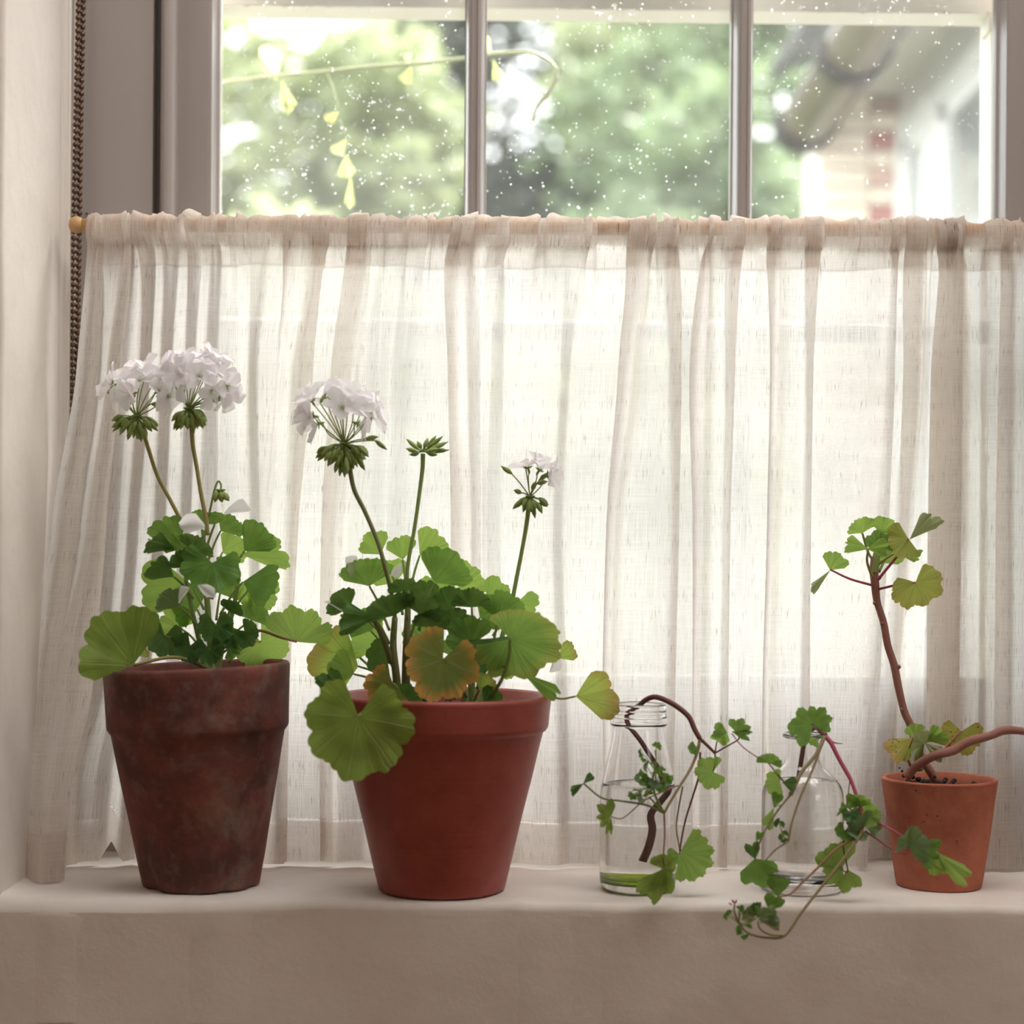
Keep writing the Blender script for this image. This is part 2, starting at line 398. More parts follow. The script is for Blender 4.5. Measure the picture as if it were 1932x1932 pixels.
# ------------------------------------------------------------------ setting: room
SF, SB = 1.543, 1.80          # front edge of the sill, face of the window frame
XL, XR = -0.4385, 0.62        # the two reveals
TOPZ = 2.35
EX = ROOM = None
o = MB().box(-1.9, 2.4, -2.6, SF + 0.3, -0.05, 0.0).obj('floor', mat_simple('oak_floor', (0.42, 0.27, 0.15), 0.5)); o['kind'] = 'structure'
o = MB().box(-1.9, 2.4, -2.6, SF + 0.3, 2.5, 2.55).obj('ceiling', MT['plaster']); o['kind'] = 'structure'
o = MB().box(-2.0, -1.9, -2.6, SF + 0.3, 0, 2.5).obj('wall_left', MT['plaster']); o['kind'] = 'structure'
o = MB().box(2.4, 2.5, -2.6, SF + 0.3, 0, 2.5).obj('wall_right', MT['plaster']); o['kind'] = 'structure'
o = MB().box(-2.0, 2.5, -2.7, -2.6, 0, 2.5).obj('wall_front', MT['plaster']); o['kind'] = 'structure'
TH = SB + 0.14 - SF
def lump(x, y, z, a=1.0):
    return (noise.noise(Vector((x * 9, y * 9, z * 9))) * 0.0016 + noise.noise(Vector((x * 31, y * 31, z * 31 + 5))) * 0.0006) * a
def profsheet(path, us, mk, us_uv=None):
    v = [mk(u, *p) for p in path for u in us]; n = len(us)
    f = [(i * n + j, i * n + j + 1, (i + 1) * n + j + 1, (i + 1) * n + j) for i in range(len(path) - 1) for j in range(n - 1)]
    return v, f
def rounded(y0, z0, r, n=6, flip=1):
    return [(y0 + r - r * sin(a) * 1.0, z0 - r + r * cos(a)) for a in [pi / 2 * k / n for k in range(n + 1)]]
# wall under the window, wall pieces at left, right and above
mb = MB()
mb.box(-2.0, 2.5, SF + 0.008, SF + TH, 0.0, 0.80)
mb.box(-2.0, XL - 0.012, SF + 0.001, SF + TH, 0.80, 2.5); mb.box(XR + 0.012, 2.5, SF + 0.001, SF + TH, 0.80, 2.5); mb.box(XL - 0.012, XR + 0.012, SF + 0.001, SF + TH, TOPZ + 0.02, 2.5)
mb.box(XL - 0.012, XR + 0.012, SF + 0.03, SF + TH, 0.80, 0.885)
# undulating plaster skin on the face below the sill
us = [XL - 0.35 + i * 0.012 for i in range(150)]
zs = [i * 0.0127 for i in range(71)]
v, f = profsheet([(SF - 0.0005, z) for z in zs], us, lambda u, y, z: Vector((u, y + lump(u, y, z, 1.2), z)))
mb.add(v, f)
# reveals with a rounded front corner
for sgn, X in ((1, XL), (-1, XR)):
    rr_ = 0.009; path = [(X - sgn * 0.30, SF), (X - sgn * 0.1, SF)]
    path += [(X - sgn * rr_ + sgn * rr_ * sin(a), SF + rr_ - rr_ * cos(a)) for a in [pi / 2 * k / 6 for k in range(7)]]
    path += [(X, SF + 0.03 + k * 0.02) for k in range(15)]
    zz = [0.80 + i * 0.0135 for i in range(101)]
    v, f = profsheet(path, zz, lambda z, x, y: Vector((x + lump(x + 3, y, z), y + lump(x, y + 3, z, 0.4), z)))
    mb.add(v, [t[::-1] for t in f] if sgn < 0 else f)
v, f = profsheet([(SF, TOPZ + 0.2), (SF, TOPZ + 0.01), (SF + 0.01, TOPZ), (SF + TH, TOPZ)], [XL - 0.02, XR + 0.02], lambda u, y, z: Vector((u, y, z)))
mb.add(v, f)
o = mb.obj('wall_back', MT['plaster'], smooth=True); o['kind'] = 'structure'
me = o.data
# the sill: plaster slab top with a rounded, slightly battered nose
us = [XL - 0.004 + i * (XR - XL + 0.008) / 180 for i in range(181)]
def nose_r(x):
    t = max(0.0, min(1.0, (-0.17 - x) / 0.2)); return 0.0075 + 0.009 * t + 0.003 * noise.noise(Vector((x * 14, 1, 2))) * (0.3 + t)
path = [('f', k) for k in range(5)] + [('n', k) for k in range(9)] + [('t', k) for k in range(30)]
def mk(u, typ, k):
    r = nose_r(u)
    e = noise.noise(Vector((u * 22, 4, 1))) * 0.0016 + noise.noise(Vector((u * 6, 9, 1))) * 0.002
    if typ == 'f': y, z = SF, 0.795 + (0.9 - r - 0.795) * k / 5
    elif typ == 'n': a = pi / 2 * k / 8; y, z = SF + r - r * cos(a), 0.9 - r + r * sin(a)
    else: y, z = SF + r + (SB + 0.01 - SF - r) * (k + 1) / 30, 0.9
    q = 1.0 if typ != 't' else max(0.0, 1 - k / 6)
    z += lump(u, y, z, 0.45) + (0 if typ == 'f' else -abs(e) * q * 0.6)
    y += e * q + (lump(u, y, z, 1.2) if typ == 'f' else 0)
    if u < XL + 0.03 and typ != 'f': z += (XL + 0.03 - u) ** 2 * 4
    return Vector((u, y, z))
v, f = profsheet(path, us, mk)
o = mesh('trim_1', v, f, MT['plaster']); o['kind'] = 'structure'; o['label'] = 'plastered window sill with a soft rounded edge'

# ------------------------------------------------------------------ setting: window
W1 = empty('window_1', (0, SB, 0.9), kind='structure'); W1['label'] = 'greige painted casement window with narrow glazing bars'
def wx(px, d): return P(px, 300, d).x
GD = 1.850                     # depth of the glass
ZB, ZT = 0.895, TOPZ
def part(mb_, name, mat, bevel=0.0008, parent=W1, smooth=False):
    o = mb_.obj(name, mat, parent, smooth, bevel); return o
# white architrave strips in the corner of the reveal
x0 = XL - 0.002
part(MB().prism([(x0, 1.738), (wx(118, 1.745), 1.738), (wx(121, 1.75), 1.741), (wx(122, 1.75), 1.747), (wx(128, 1.752), 1.748), (wx(129, 1.752), 1.753), (wx(134, 1.756), 1.754), (wx(134.5, 1.79), 1.80), (x0, 1.80)], ZB, ZT), 'architrave', MT['white'])
# shutter-box panel, groove, staff bead, stile
part(MB().box(wx(120, 1.80), wx(288, 1.80), 1.800, 1.86, ZB, ZT), 'side_panel', MT['greige'])
part(MB().box(wx(284, 1.81), wx(300, 1.81), 1.822, 1.86, ZB, ZT), 'groove_panel', MT['greige'])
pr = []
xa, xb = wx(298, 1.79), wx(328, 1.79)
for k in range(13):
    a = pi * k / 12; pr.append(((xa + xb) / 2 - cos(a) * (xb - xa) / 2, 1.803 - sin(a) * 0.013))
pr = [(xa, 1.86)] + pr + [(xb, 1.86)]
part(MB().prism(pr, ZB, ZT), 'staff_bead', MT['greige'], 0, smooth=False)
xs0, xs1 = wx(326, 1.818), wx(393, 1.818)
part(MB().prism([(xs0, 1.818), (xs1, 1.818), (xs1, 1.870), (xs0, 1.870)], ZB, ZT), 'stile', MT['greige'])
def ovolo(xa, ya, xb, yb, n=7):
    """quarter-round from (xa,ya) to (xb,yb)"""
    return [(xa + (xb - xa) * (1 - cos(pi / 2 * k / n)), ya + (yb - ya) * sin(pi / 2 * k / n)) for k in range(n + 1)]
xg = wx(415, GD)
prof = [(xs1 - 0.001, 1.8185), (xs1 + 0.0015, 1.8185), (xs1 + 0.0015, 1.8205)] + ovolo(xs1 + 0.0025, 1.8205, xg - 0.0016, 1.843) + [(xg, 1.8445), (xg, 1.860), (xs1 - 0.001, 1.860)]
part(MB().prism(prof, ZB, ZT), 'glazing_bead', MT['greige'], 0.0002)
def muntin(pxa, pxb):
    a, b = wx(pxa, GD), wx(pxb, GD); c = (a + b) / 2; h = (b - a) / 2
    L = [(c - h, 1.862), (c - h, 1.8455), (c - h + 0.0013, 1.8450), (c - h + 0.0016, 1.841)] + ovolo(c - h + 0.002, 1.840, c - 0.0042, 1.821)[1:] + [(c - 0.0042, 1.8185), (c - 0.0026, 1.8180), (c - 0.0018, 1.8200), (c + 0.0018, 1.8200), (c + 0.0026, 1.8180), (c + 0.0042, 1.8185)]
    Rr = [(2 * c - x, y) for x, y in reversed(L[:-6])]
    part(MB().prism(L + Rr, 1.0, ZT), 'glazing_bar', MT['greige'], 0.0002)
muntin(876, 917); muntin(1377.5, 1418.5)
xr0 = wx(1875, GD); xr1 = wx(1904, 1.818)
prof = [(xr0, 1.860), (xr0, 1.8445), (xr0 + 0.0016, 1.843)] + [(xr1 - 0.0025 - (x - 0) , y) for x, y in []] + list(reversed([(xr1 - 0.0025 - (xr1 - 0.0025 - xr0 - 0.0016) * (1 - cos(pi / 2 * k / 7)), 1.8205 + (1.843 - 1.8205) * sin(pi / 2 * k / 7)) for k in range(8)])) + [(xr1 - 0.0015, 1.8205), (xr1 - 0.0015, 1.8185), (xr1 + 0.001, 1.8185), (xr1 + 0.001, 1.860)]
part(MB().prism(prof, ZB, ZT), 'glazing_bead', MT['greige'], 0.0002)
part(MB().box(xr1, xr1 + 0.036, 1.818, 1.87, ZB, ZT), 'stile', MT['greige'])
part(MB().box(xr1 + 0.036, XR + 0.002, 1.80, 1.87, ZB, ZT), 'side_panel', MT['greige'])
# horizontal members
part(MB().box(xs1 - 0.01, xr1 + 0.01, 1.822, 1.868, 0.93, P(966, 1272, 1.85).z), 'bottom_rail', MT['greige'])
part(MB().box(XL, XR, 1.799, 1.88, ZB, P(966, 1388, 1.80).z), 'frame_sill', MT['greige'])
zc0, zc1 = P(966, 640, 1.845).z, P(966, 600, 1.845).z
part(MB().prism([(1.862, zc0), (1.845, zc0), (1.822, zc0 + 0.007), (1.819, zc0 + 0.009), (1.819, zc1 - 0.009), (1.822, zc1 - 0.007), (1.845, zc1), (1.862, zc1)], xg - 0.004, xr0 + 0.004, axis='x'), 'cross_bar', MT['greige'], 0.0003)
part(MB().box(XL, XR, 1.80, 1.88, TOPZ - 0.06, TOPZ + 0.02), 'frame_head', MT['greige'])
edges = [xg, wx(896.5, GD), wx(1398, GD), xr0]
for i in range(3):
    for (z0, z1) in ((1.0, (zc0 + zc1) / 2), ((zc0 + zc1) / 2, ZT - 0.03)):
        part(MB().box(edges[i] - 0.003, edges[i + 1] + 0.003, GD, GD + 0.003, z0, z1), 'pane', MT['pane'], 0)
# cream outer frame seen through the glass, with rain drops under it
OD = 1.905
zo = P(966, 17, OD).z
ob = MB().box(XL - 0.02, XR + 0.03, OD, OD + 0.045, zo, zo + 0.05)
ob.v = [Vector((q.x, q.y, q.z - (q.x - 0.0) * 0.004)) for q in ob.v]
part(ob, 'outer_head_bar', MT['cream'], 0.002)
part(MB().box(wx(1868, OD), wx(1868, OD) + 0.05, OD - 0.002, OD + 0.045, 0.88, zo), 'outer_stile', MT['cream'], 0.0015)
part(MB().box(wx(1862, OD), wx(1862, OD) + 0.02, OD - 0.004, OD + 0.03, P(1862, 60, OD).z, P(1862, 22, OD).z), 'outer_catch', MT['cream'], 0.001)
part(MB().box(wx(405, OD) - 0.05, wx(405, OD), OD - 0.002, OD + 0.045, 0.88, zo), 'outer_stile', MT['cream'], 0.0015)
part(MB().prism([(OD - 0.03, 0.895), (OD - 0.03, 0.915), (OD + 0.09, 0.895), (OD + 0.09, 0.865)], XL - 0.05, XR + 0.05, axis='x'), 'outer_sill', MT['cream'], 0.001)
dg = 'rain drops under the cream outer bar'
for i, (px, py, s) in enumerate([(466, 9, 6), (538, 10, 7), (580, 12, 8), (621, 10, 7), (678, 10, 7), (1021, 12, 5), (1044, 12, 7), (1087, 13, 7), (1160, 14, 6), (1455, 18, 7), (1507, 18, 7), (1563, 19, 7), (1627, 21, 9), (1786, 22, 8)]):
    c = P(px, py, OD - 0.001); r = s * OD / F * 0.62
    v, f = lathe(smooth_prof([(0, -r * 1.5), (r * .75, -r * 1.0), (r * 1.05, -r * .25), (r * .7, r * .45), (0, r * .6)], 3), 0, 0, 0, 16)
    v = [Vector((q.x * 1.5, q.y * 0.8, q.z * 0.75)) for q in v]
    o = mesh('rain_drop', v, f, MT['drop']); o.location = c
    nth = ['first', 'second', 'third', 'fourth', 'fifth']
    k_, pane_ = (i, 'left') if i < 5 else ((i - 5, 'middle') if i < 9 else (i - 9, 'right'))
    tag(o, 'rain drop under the cream outer bar, %s from the left in the %s pane' % (nth[k_], pane_), 'water drop', dg)

# ------------------------------------------------------------------ curtain rod
RD, RZ, RRAD = 1.7195, 1.192 - (430 - 1060) / F * 1.7195, 0.0062
rod = empty('curtain_rod', (0, RD, RZ), 'slim pale wooden rod with a round beech knob holding the cafe curtain', 'curtain rod')
xk = P(143, 422, RD).x
tube('pole', [(xk + 0.006, RD, RZ), (XR - 0.01, RD, RZ)], RRAD, MT['wood'], rod, 2, 16)
rk = 0.0082
v, f = lathe(smooth_prof([(0, -rk), (rk * .72, -rk * .7), (rk, 0), (rk * .75, rk * .66), (rk * .42, rk * .95), (rk * .5, rk * 1.5)], 4) + [(0, rk * 1.5)], 0, 0, 0, 32)
o = mesh('finial_knob', [(q.z + xk + 0.001, RD + q.x, RZ + q.y) for q in v], f, MT['wood']); adopt(o, rod)
# little cup hook that carries the rod end
tube('cup_hook', [P(163, 404, 1.798), P(163, 404, 1.78), P(165, 404, 1.745), P(165, 412, 1.735), P(165, 436, 1.735), P(165, 441, 1.724)], 0.0014, MT['brass'], rod, 6, 8)

# ------------------------------------------------------------------ curtain
ROWS = [430, 500, 700, 1000, 1300, 1480, 1638]
HF = [(y - 430) / (1638 - 430) for y in ROWS]
def key(xs, d, br=None):
    if not isinstance(xs, (list, tuple)): xs = [xs] * 7
    xs = list(xs)
    if not isinstance(d, (list, tuple)): d = [0.25 * d, 0.8 * d, d, d, d, d, d]
    return xs, list(d)
CP = []
def S(xs, d=0): CP.append(key(xs, d))
def band(L, Rr, front='L', layers=3, g=6.5):
    L = list(L); Rr = list(Rr)
    if front == 'L':
        ds = [g * (1 - 2 * k / (layers - 1)) for k in range(layers)]
        seq = [Rr, L] * 3
        for k in range(layers): CP.append(key(seq[k], ds[k]))
    else:
        ds = [-g * (1 - 2 * k / (layers - 1)) for k in range(layers)]
        seq = [Rr, L] * 3
        for k in range(layers): CP.append(key(seq[k], ds[k]))
# left return with the foot of cloth that slumps forward on the sill
S([158, 157, 142, 97, 62, 48, 46], [0, 0, -4, -18, -46, -64, -62])
S([178, 176, 165, 122, 84, 66, 58], [-2, -6, -10, -28, -58, -82, -90])
S([200, 196, 188, 152, 106, 84, 78], [0, 4, 4, -10, -44, -80, -108])
S([218, 226, 206, 176, 130, 104, 96], [-4, -8, -10, -24, -54, -80, -102])
CP.append(key([240, 246, 228, 200, 176, 138, 126], [0, 0, -4, -18, -40, -66, -88]))
CP.append(key([236, 238, 220, 190, 150, 116, 108], [3, 4, 2, -6, -24, -46, -70]))
CP.append(key([246, 252, 240, 222, 196, 150, 134], [5, 6, 5, 4, 2, -4, -14]))
S([262, 268, 262, 240, 215, 185, 172], [-2, -7, -7, -4, -2, 0, 0])
S([280, 290, 282, 262, 242, 215, 205], [2, 5, 6, 5, 5, 5, 3])
S([300, 306, 300, 290, 262, 236, 228], -8)
S([322, 330, 322, 312, 284, 262, 258], 5)
S([340, 350, 345, 338, 310, 290, 286], -6)
S([362, 372, 366, 360, 340, 320, 318], 4)
S([395, 392, 384, 372, 368, 366, 364], -7); S([410, 414, 408, 412, 398, 392, 390], 4)
S([440, 445, 446, 448, 440, 436, 434], 3)
S([474, 470, 466, 470, 470, 470, 470], -7); S([506, 502, 484, 490, 486, 482, 482], 4)
band([546, 536, 520, 500, 498, 500, 500], [560, 550, 528, 506, 506, 506, 506], 'L', 3, 5)
band([584, 584, 556, 545, 535, 532, 532], [604, 601, 588, 562, 548, 545, 545], 'R', 3, 6)
S([625, 622, 612, 610, 600, 598, 598], 4)
band([650, 645, 622, 606, 604, 606, 608], [694, 690, 668, 640, 636, 640, 640], 'L', 3, 4)
S([722, 718, 712, 690, 690, 690, 690], 5)
S([758, 752, 735, 728, 728, 728, 728], -5)
S([790, 788, 778, 768, 768, 768, 768], 4)
band([846, 833, 842, 850, 850, 848, 848], [884, 872, 878, 888, 890, 888, 888], 'L', 3, 7)
S([908, 905, 905, 908, 912, 912, 912], 4)
S([928, 925, 922, 918, 925, 930, 930], -7); S([955, 953, 948, 945, 955, 958, 958], 4)
S([990, 985, 980, 980, 985, 985, 985], 5)
S([1020, 1018, 1010, 1005, 1010, 1010, 1010], -4)
S([1066, 1060, 1054, 1042, 1050, 1055, 1055], -7); S([1098, 1092, 1074, 1062, 1072, 1076, 1076], 4)
S([1125, 1122, 1112, 1100, 1098, 1098, 1098], 6)
band([1192, 1182, 1164, 1143, 1138, 1142, 1142], [1222, 1214, 1190, 1160, 1154, 1158, 1158], 'L', 3, 7)
S([1240, 1236, 1222, 1205, 1200, 1200, 1200], 2)
band([1254, 1252, 1262, 1266, 1262, 1262, 1262], [1286, 1284, 1284, 1281, 1276, 1274, 1274], 'R', 3, 6)
band([1324, 1312, 1298, 1306, 1308, 1308, 1308], [1344, 1338, 1326, 1326, 1322, 1322, 1322], 'L', 3, 7)
S([1352, 1352, 1350, 1348, 1346, 1346, 1346], -2)
band([1362, 1362, 1370, 1368, 1366, 1366, 1366], [1386, 1388, 1384, 1378, 1376, 1376, 1376], 'R', 3, 6)
S([1420, 1418, 1416, 1414, 1412, 1412, 1412], 6)
band([1456, 1448, 1450, 1446, 1440, 1440, 1440], [1478, 1470, 1464, 1458, 1452, 1452, 1452], 'L', 3, 6)
S([1496, 1494, 1490, 1488, 1486, 1486, 1486], -2)
band([1512, 1514, 1520, 1518, 1516, 1516, 1516], [1538, 1540, 1532, 1530, 1530, 1530, 1530], 'R', 3, 6)
S([1560, 1558, 1556, 1552, 1552, 1552, 1552], 5)
CP.append(key([1588, 1582, 1578, 1572, 1570, 1572, 1572], [1, 2, 3, 3, 3, 3, 3]))
CP.append(key([1640, 1650, 1650, 1645, 1640, 1630, 1620], [-1, -3, -5, -5, -5, -5, -5]))
CP.append(key([1686, 1688, 1686, 1676, 1662, 1652, 1640], [-1, -3, -6, -6, -6, -6, -6]))
CP.append(key([1680, 1680, 1676, 1666, 1650, 1642, 1630], [0, 1, 4, 14, 26, 30, 32]))
band([1700, 1698, 1702, 1690, 1672, 1662, 1654], [1738, 1740, 1736, 1716, 1700, 1690, 1680], 'L', 3, 4)
for q in CP[-3:]: q[1][3:] = [a + b for a, b in zip(q[1][3:], (30, 58, 62, 64))]
CP.append(key([1748, 1752, 1752, 1750, 1745, 1742, 1742], [2, 6, 12, 40, 66, 70, 70]))
CP.append(key([1800, 1806, 1806, 1800, 1795, 1790, 1790], [3, 8, 9, 14, 20, 22, 22]))
band([1764, 1768, 1754, 1750, 1750, 1750, 1752], [1812, 1814, 1814, 1813, 1812, 1812, 1812], 'L', 5, 7)
S([1842, 1842, 1844, 1846, 1846, 1846, 1846], 5)
S([1868, 1870, 1866, 1864, 1862, 1862, 1862], -4)
band([1886, 1884, 1880, 1876, 1874, 1874, 1874], [1908, 1906, 1902, 1902, 1904, 1904, 1904], 'L', 3, 4)
x = 1950
while x < 2110: S(x, 5); S(x + 26, -5); x += 54

def build_curtain():
    root = empty('cafe_curtain', (0, RD, RZ), 'half-height natural linen cafe curtain gathered on a slim rod across the window', 'curtain')
    nper = []
    for a, b in zip(CP, CP[1:]):
        L = max(abs(p - q) for p, q in zip(a[0], b[0])); nper.append(max(5, int(math.ceil(L / 2.3))))
    def lerp_rows(vals, h):
        if h <= HF[0]: return vals[0]
        for k in range(6):
            if h <= HF[k + 1]:
                t = (h - HF[k]) / (HF[k + 1] - HF[k])
                m0 = (vals[k + 1] - vals[k - 1]) / (HF[k + 1] - HF[k - 1]) if k else (vals[1] - vals[0]) / (HF[1] - HF[0])
                m1 = (vals[k + 2] - vals[k]) / (HF[k + 2] - HF[k]) if k < 5 else (vals[6] - vals[5]) / (HF[6] - HF[5])
                dh = HF[k + 1] - HF[k]; t2, t3 = t * t, t * t * t
                return (2 * t3 - 3 * t2 + 1) * vals[k] + (t3 - 2 * t2 + t) * dh * m0 * .6 + (-2 * t3 + 3 * t2) * vals[k + 1] + (t3 - t2) * dh * m1 * .6
        return vals[-1]
    def path(h):
        pts = [(lerp_rows(a[0], h), lerp_rows(a[1], h), 0) for a in CP]
        out = []
        pts = [Vector(p) for p in pts]
        for i in range(len(pts) - 1):
            p0 = pts[i - 1] if i else pts[0] * 2 - pts[1]; p1 = pts[i]; p2 = pts[i + 1]
            p3 = pts[i + 2] if i + 2 < len(pts) else pts[-1] * 2 - pts[-2]
            n = nper[i]; m1 = (p2 - p0) * 0.32; m2 = (p3 - p1) * 0.32
            # keep fold tips tight
            if (p1.x - p0.x) * (p2.x - p1.x) < 0: m1.x = 0
            if (p2.x - p1.x) * (p3.x - p2.x) < 0: m2.x = 0
            for k in range(n):
                t = k / n; t2, t3 = t * t, t ** 3
                out.append(p1 * (2 * t3 - 3 * t2 + 1) + m1 * (t3 - 2 * t2 + t) + p2 * (-2 * t3 + 3 * t2) + m2 * (t3 - t2))
        out.append(pts[-1]); return out
    # arc length of the cloth along the middle of the drop
    mid = path(0.35); U = [0.0]
    for a, b in zip(mid, mid[1:]): U.append(U[-1] + math.hypot((b.x - a.x) * 0.000505, (b.y - a.y) * 0.001) + 1e-5)
    def nz(u, s, k=0.0, v=0.0): return noise.noise(Vector((u * s, k, v)))
    n = len(mid); vv = []; uvs = []; rows = []
    ztop = RZ + RRAD + 0.0028; zst = 1.192 - (461 - 1060) / F * 1.712
    # front sheet
    prow = [0.0, 0.004, 0.008, 0.012, 0.016, 0.020, 0.024, 0.028, 0.034, 0.041, 0.05]
    nh = 96; H0 = ztop
    hs = [(p / (H0 - 0.9015)) for p in prow] + [0.05 / (H0 - 0.9015) + (1 - 0.05 / (H0 - 0.9015)) * (k / nh) for k in range(1, nh + 1)]
    def point(i, h, pth, off=0.0):
        u = U[i]; p = pth[i]; drop = h * (H0 - 0.9015)
        # gathers on the rod fading into the long folds
        ga = math.exp(-max(0.0, drop - 0.024) / 0.030)
        rp = nz(u, 66, 3.1) * 0.0062 + nz(u, 135, 7.7) * 0.0028 + nz(u, 30, 1.7, drop * 5) * 0.003
        rx = (nz(u, 60, 11.2) * 0.0150 + nz(u, 130, 12.2) * 0.0065) * ga
        lo = nz(u, 17, drop * 3.2, 5.0) * 0.0034 * min(1, drop * 8) + nz(u, 40, drop * 6, 9.0) * 0.0011
        # pocket around the rod
        bulge = -(RRAD + 0.0035) * math.sin(min(1.0, drop / 0.027) * pi) ** 0.6 if drop < 0.027 else 0.0
        d = 1.7160 + bulge + p.y * 0.001 + rp * ga * 1.4 + lo * (1 - ga * 0.8)
        if drop < 0.027: d = min(d, RD - math.sqrt(max(0.0, (RRAD + 0.0012) ** 2 - (ztop - drop - RZ) ** 2)))
        xx = (p.x - 966 ) / F * (1.7160 + p.y * 0.001) + rx
        z = H0 - drop
        if drop < 0.012: z += (nz(u, 66, 3.1) * 0.0070 + nz(u, 78, 21.0) * 0.0045 + nz(u, 150, 23.0) * 0.0040 + 0.0012) * (1 - drop / 0.012)
        # scalloped lower hem
        if h > 0.8:
            q = (h - 0.8) / 0.2
            lift = 0.0025 + 0.0022 * nz(u, 9, 33.0) + 0.0006 * nz(u, 60, 35.0)
            px = p.x
            if 190 < px < 240: lift += 0.019 * max(0, 1 - abs(px - 213) / 22)
            if 540 < px < 710: lift += 0.0020
            if px < 150: lift = 0.0012
            z += lift * q
        # the roll of the whole picture is in the camera: the curtain itself hangs level
        return Vector((xx, d + off, z))
    F2 = []
    for h in hs:
        pth = path(max(0.0, (h * (H0 - 0.9015) - (H0 - RZ)) / (RZ - 0.9015)))
        for i in range(n):
            vv.append(point(i, h, pth)); uvs.append((U[i], 2 - h * (H0 - 0.9015)))
    R_ = len(hs)
    F2 = [(r * n + i, r * n + i + 1, (r + 1) * n + i + 1, (r + 1) * n + i) for r in range(R_ - 1) for i in range(n - 1)]
    o = mesh('linen_sheet', vv, F2, MT['linen'], uv=uvs); adopt(o, root)
    # back of the rod pocket, stitched under the rod, ending in the loose inner hem edge
    vb = []; ub = []; dr = [0.0, .004, .008, .012, .016, .020, .024, .0275, .034, .041, .047]
    for j, drop in enumerate(dr):
        h = drop / (H0 - 0.9015); pth = path(max(0.0, (drop - (H0 - RZ)) / (RZ - 0.9015)))
        for i in range(n):
            a = point(i, h, pth)
            if drop < 0.0275:
                t = math.sin(min(1, drop / 0.0275) * pi) ** 0.6
                a.y = max(2 * RD - a.y - 0.006 + 0.004 * t, RD + math.sqrt(max(0.0, (RRAD + 0.0012) ** 2 - (ztop - drop - RZ) ** 2))) if 0 < drop else a.y
            else: a.y += 0.0012
            if j == len(dr) - 1: a.z += nz(U[i], 20, 41) * 0.003
            vb.append(a); ub.append((U[i] + 0.37, 2.4 - drop))
    R2 = len(dr)
    o = mesh('header_hem', vb, [(r * n + i, r * n + i + 1, (r + 1) * n + i + 1, (r + 1) * n + i) for r in range(R2 - 1) for i in range(n - 1)], MT['linen2'], uv=ub); adopt(o, root)
    # turned-up bottom hem
    vb = []; ub = []; k0 = next(k for k, h in enumerate(hs) if h * (H0 - 0.9015) > (H0 - 0.9015) - 0.042)
    for r in range(k0, R_):
        for i in range(n):
            a = vv[r * n + i].copy(); a.y += 0.0012 * (1 if r < R_ - 1 else 0); vb.append(a); ub.append((U[i] + 0.11, 2.4 - hs[r]))
    o = mesh('bottom_hem', vb, [(r * n + i, r * n + i + 1, (r + 1) * n + i + 1, (r + 1) * n + i) for r in range(R_ - k0 - 1) for i in range(n - 1)], MT['linen2'], uv=ub); adopt(o, root)
    # running stitches: under the rod and along the bottom hem
    for nm, hz in (('header_stitching', 0.0285), ('hem_stitching', H0 - 0.9015 - 0.040)):
        h = hz / (H0 - 0.9015); sm = MB(); r = min(range(R_), key=lambda q: abs(hs[q] - h)); acc = 0
        last = None
        for i in range(0, n - 1):
            if last is None or U[i] - last > 0.0034:
                last = U[i]; a = vv[r * n + i] + Vector((0, -0.0007, 0)); b = vv[r * n + min(n - 1, i + 1)] + Vector((0, -0.0007, 0))
                dx = (b - a).normalized() * 0.0009
                sm.tube([a - dx, a + dx], 0.00032, 4)
        if len(sm.v): sm.obj(nm, MT['white'], root)['kind'] = 'stuff'
    return root
build_curtain()

# ------------------------------------------------------------------ bead chain of the blind
ch = empty('blind_bead_chain', P(148, 0, 1.772), 'double strand of dark brass beads hanging in the left corner of the window', 'bead chain')
def strand(pts, phase):
    ps = crom([P(*p) for p in pts], 60); L = 0; pos = []; step = 0.00655; nxt = phase * step
    for a, b in zip(ps, ps[1:]):
        l = (b - a).length
        while nxt <= L + l: pos.append(a.lerp(b, (nxt - L) / l)); nxt += step
        L += l
    return ps, pos
bm_v, bm_f = lathe(smooth_prof([(0, -.0028), (.0020, -.0020), (.0027, 0), (.0020, .0020), (0, .0028)], 2), 0, 0, 0, 14)
bead0 = None
for pts, ph in (([(149, -130, 1.770), (148, 0, 1.770), (143, 250, 1.771), (139, 480, 1.772), (136, 760, 1.773), (134, 980, 1.774)], 0.0), ([(159, -130, 1.776), (157, 0, 1.776), (152, 250, 1.776), (149, 480, 1.776), (144, 760, 1.776), (135, 985, 1.775)], 0.5)):
    ps, pos = strand(pts, ph)
    v, f = tube_geo(ps[::10], 0.0006, 5); adopt(mesh('cord', v, f, MT['brass']), ch)
    for q in pos:
        if bead0 is None: o = bead0 = mesh('bead', bm_v, bm_f, MT['brass'])
        else: o = bead0.copy(); C.objects.link(o)
        o.parent = ch; o.location = q - ch.location

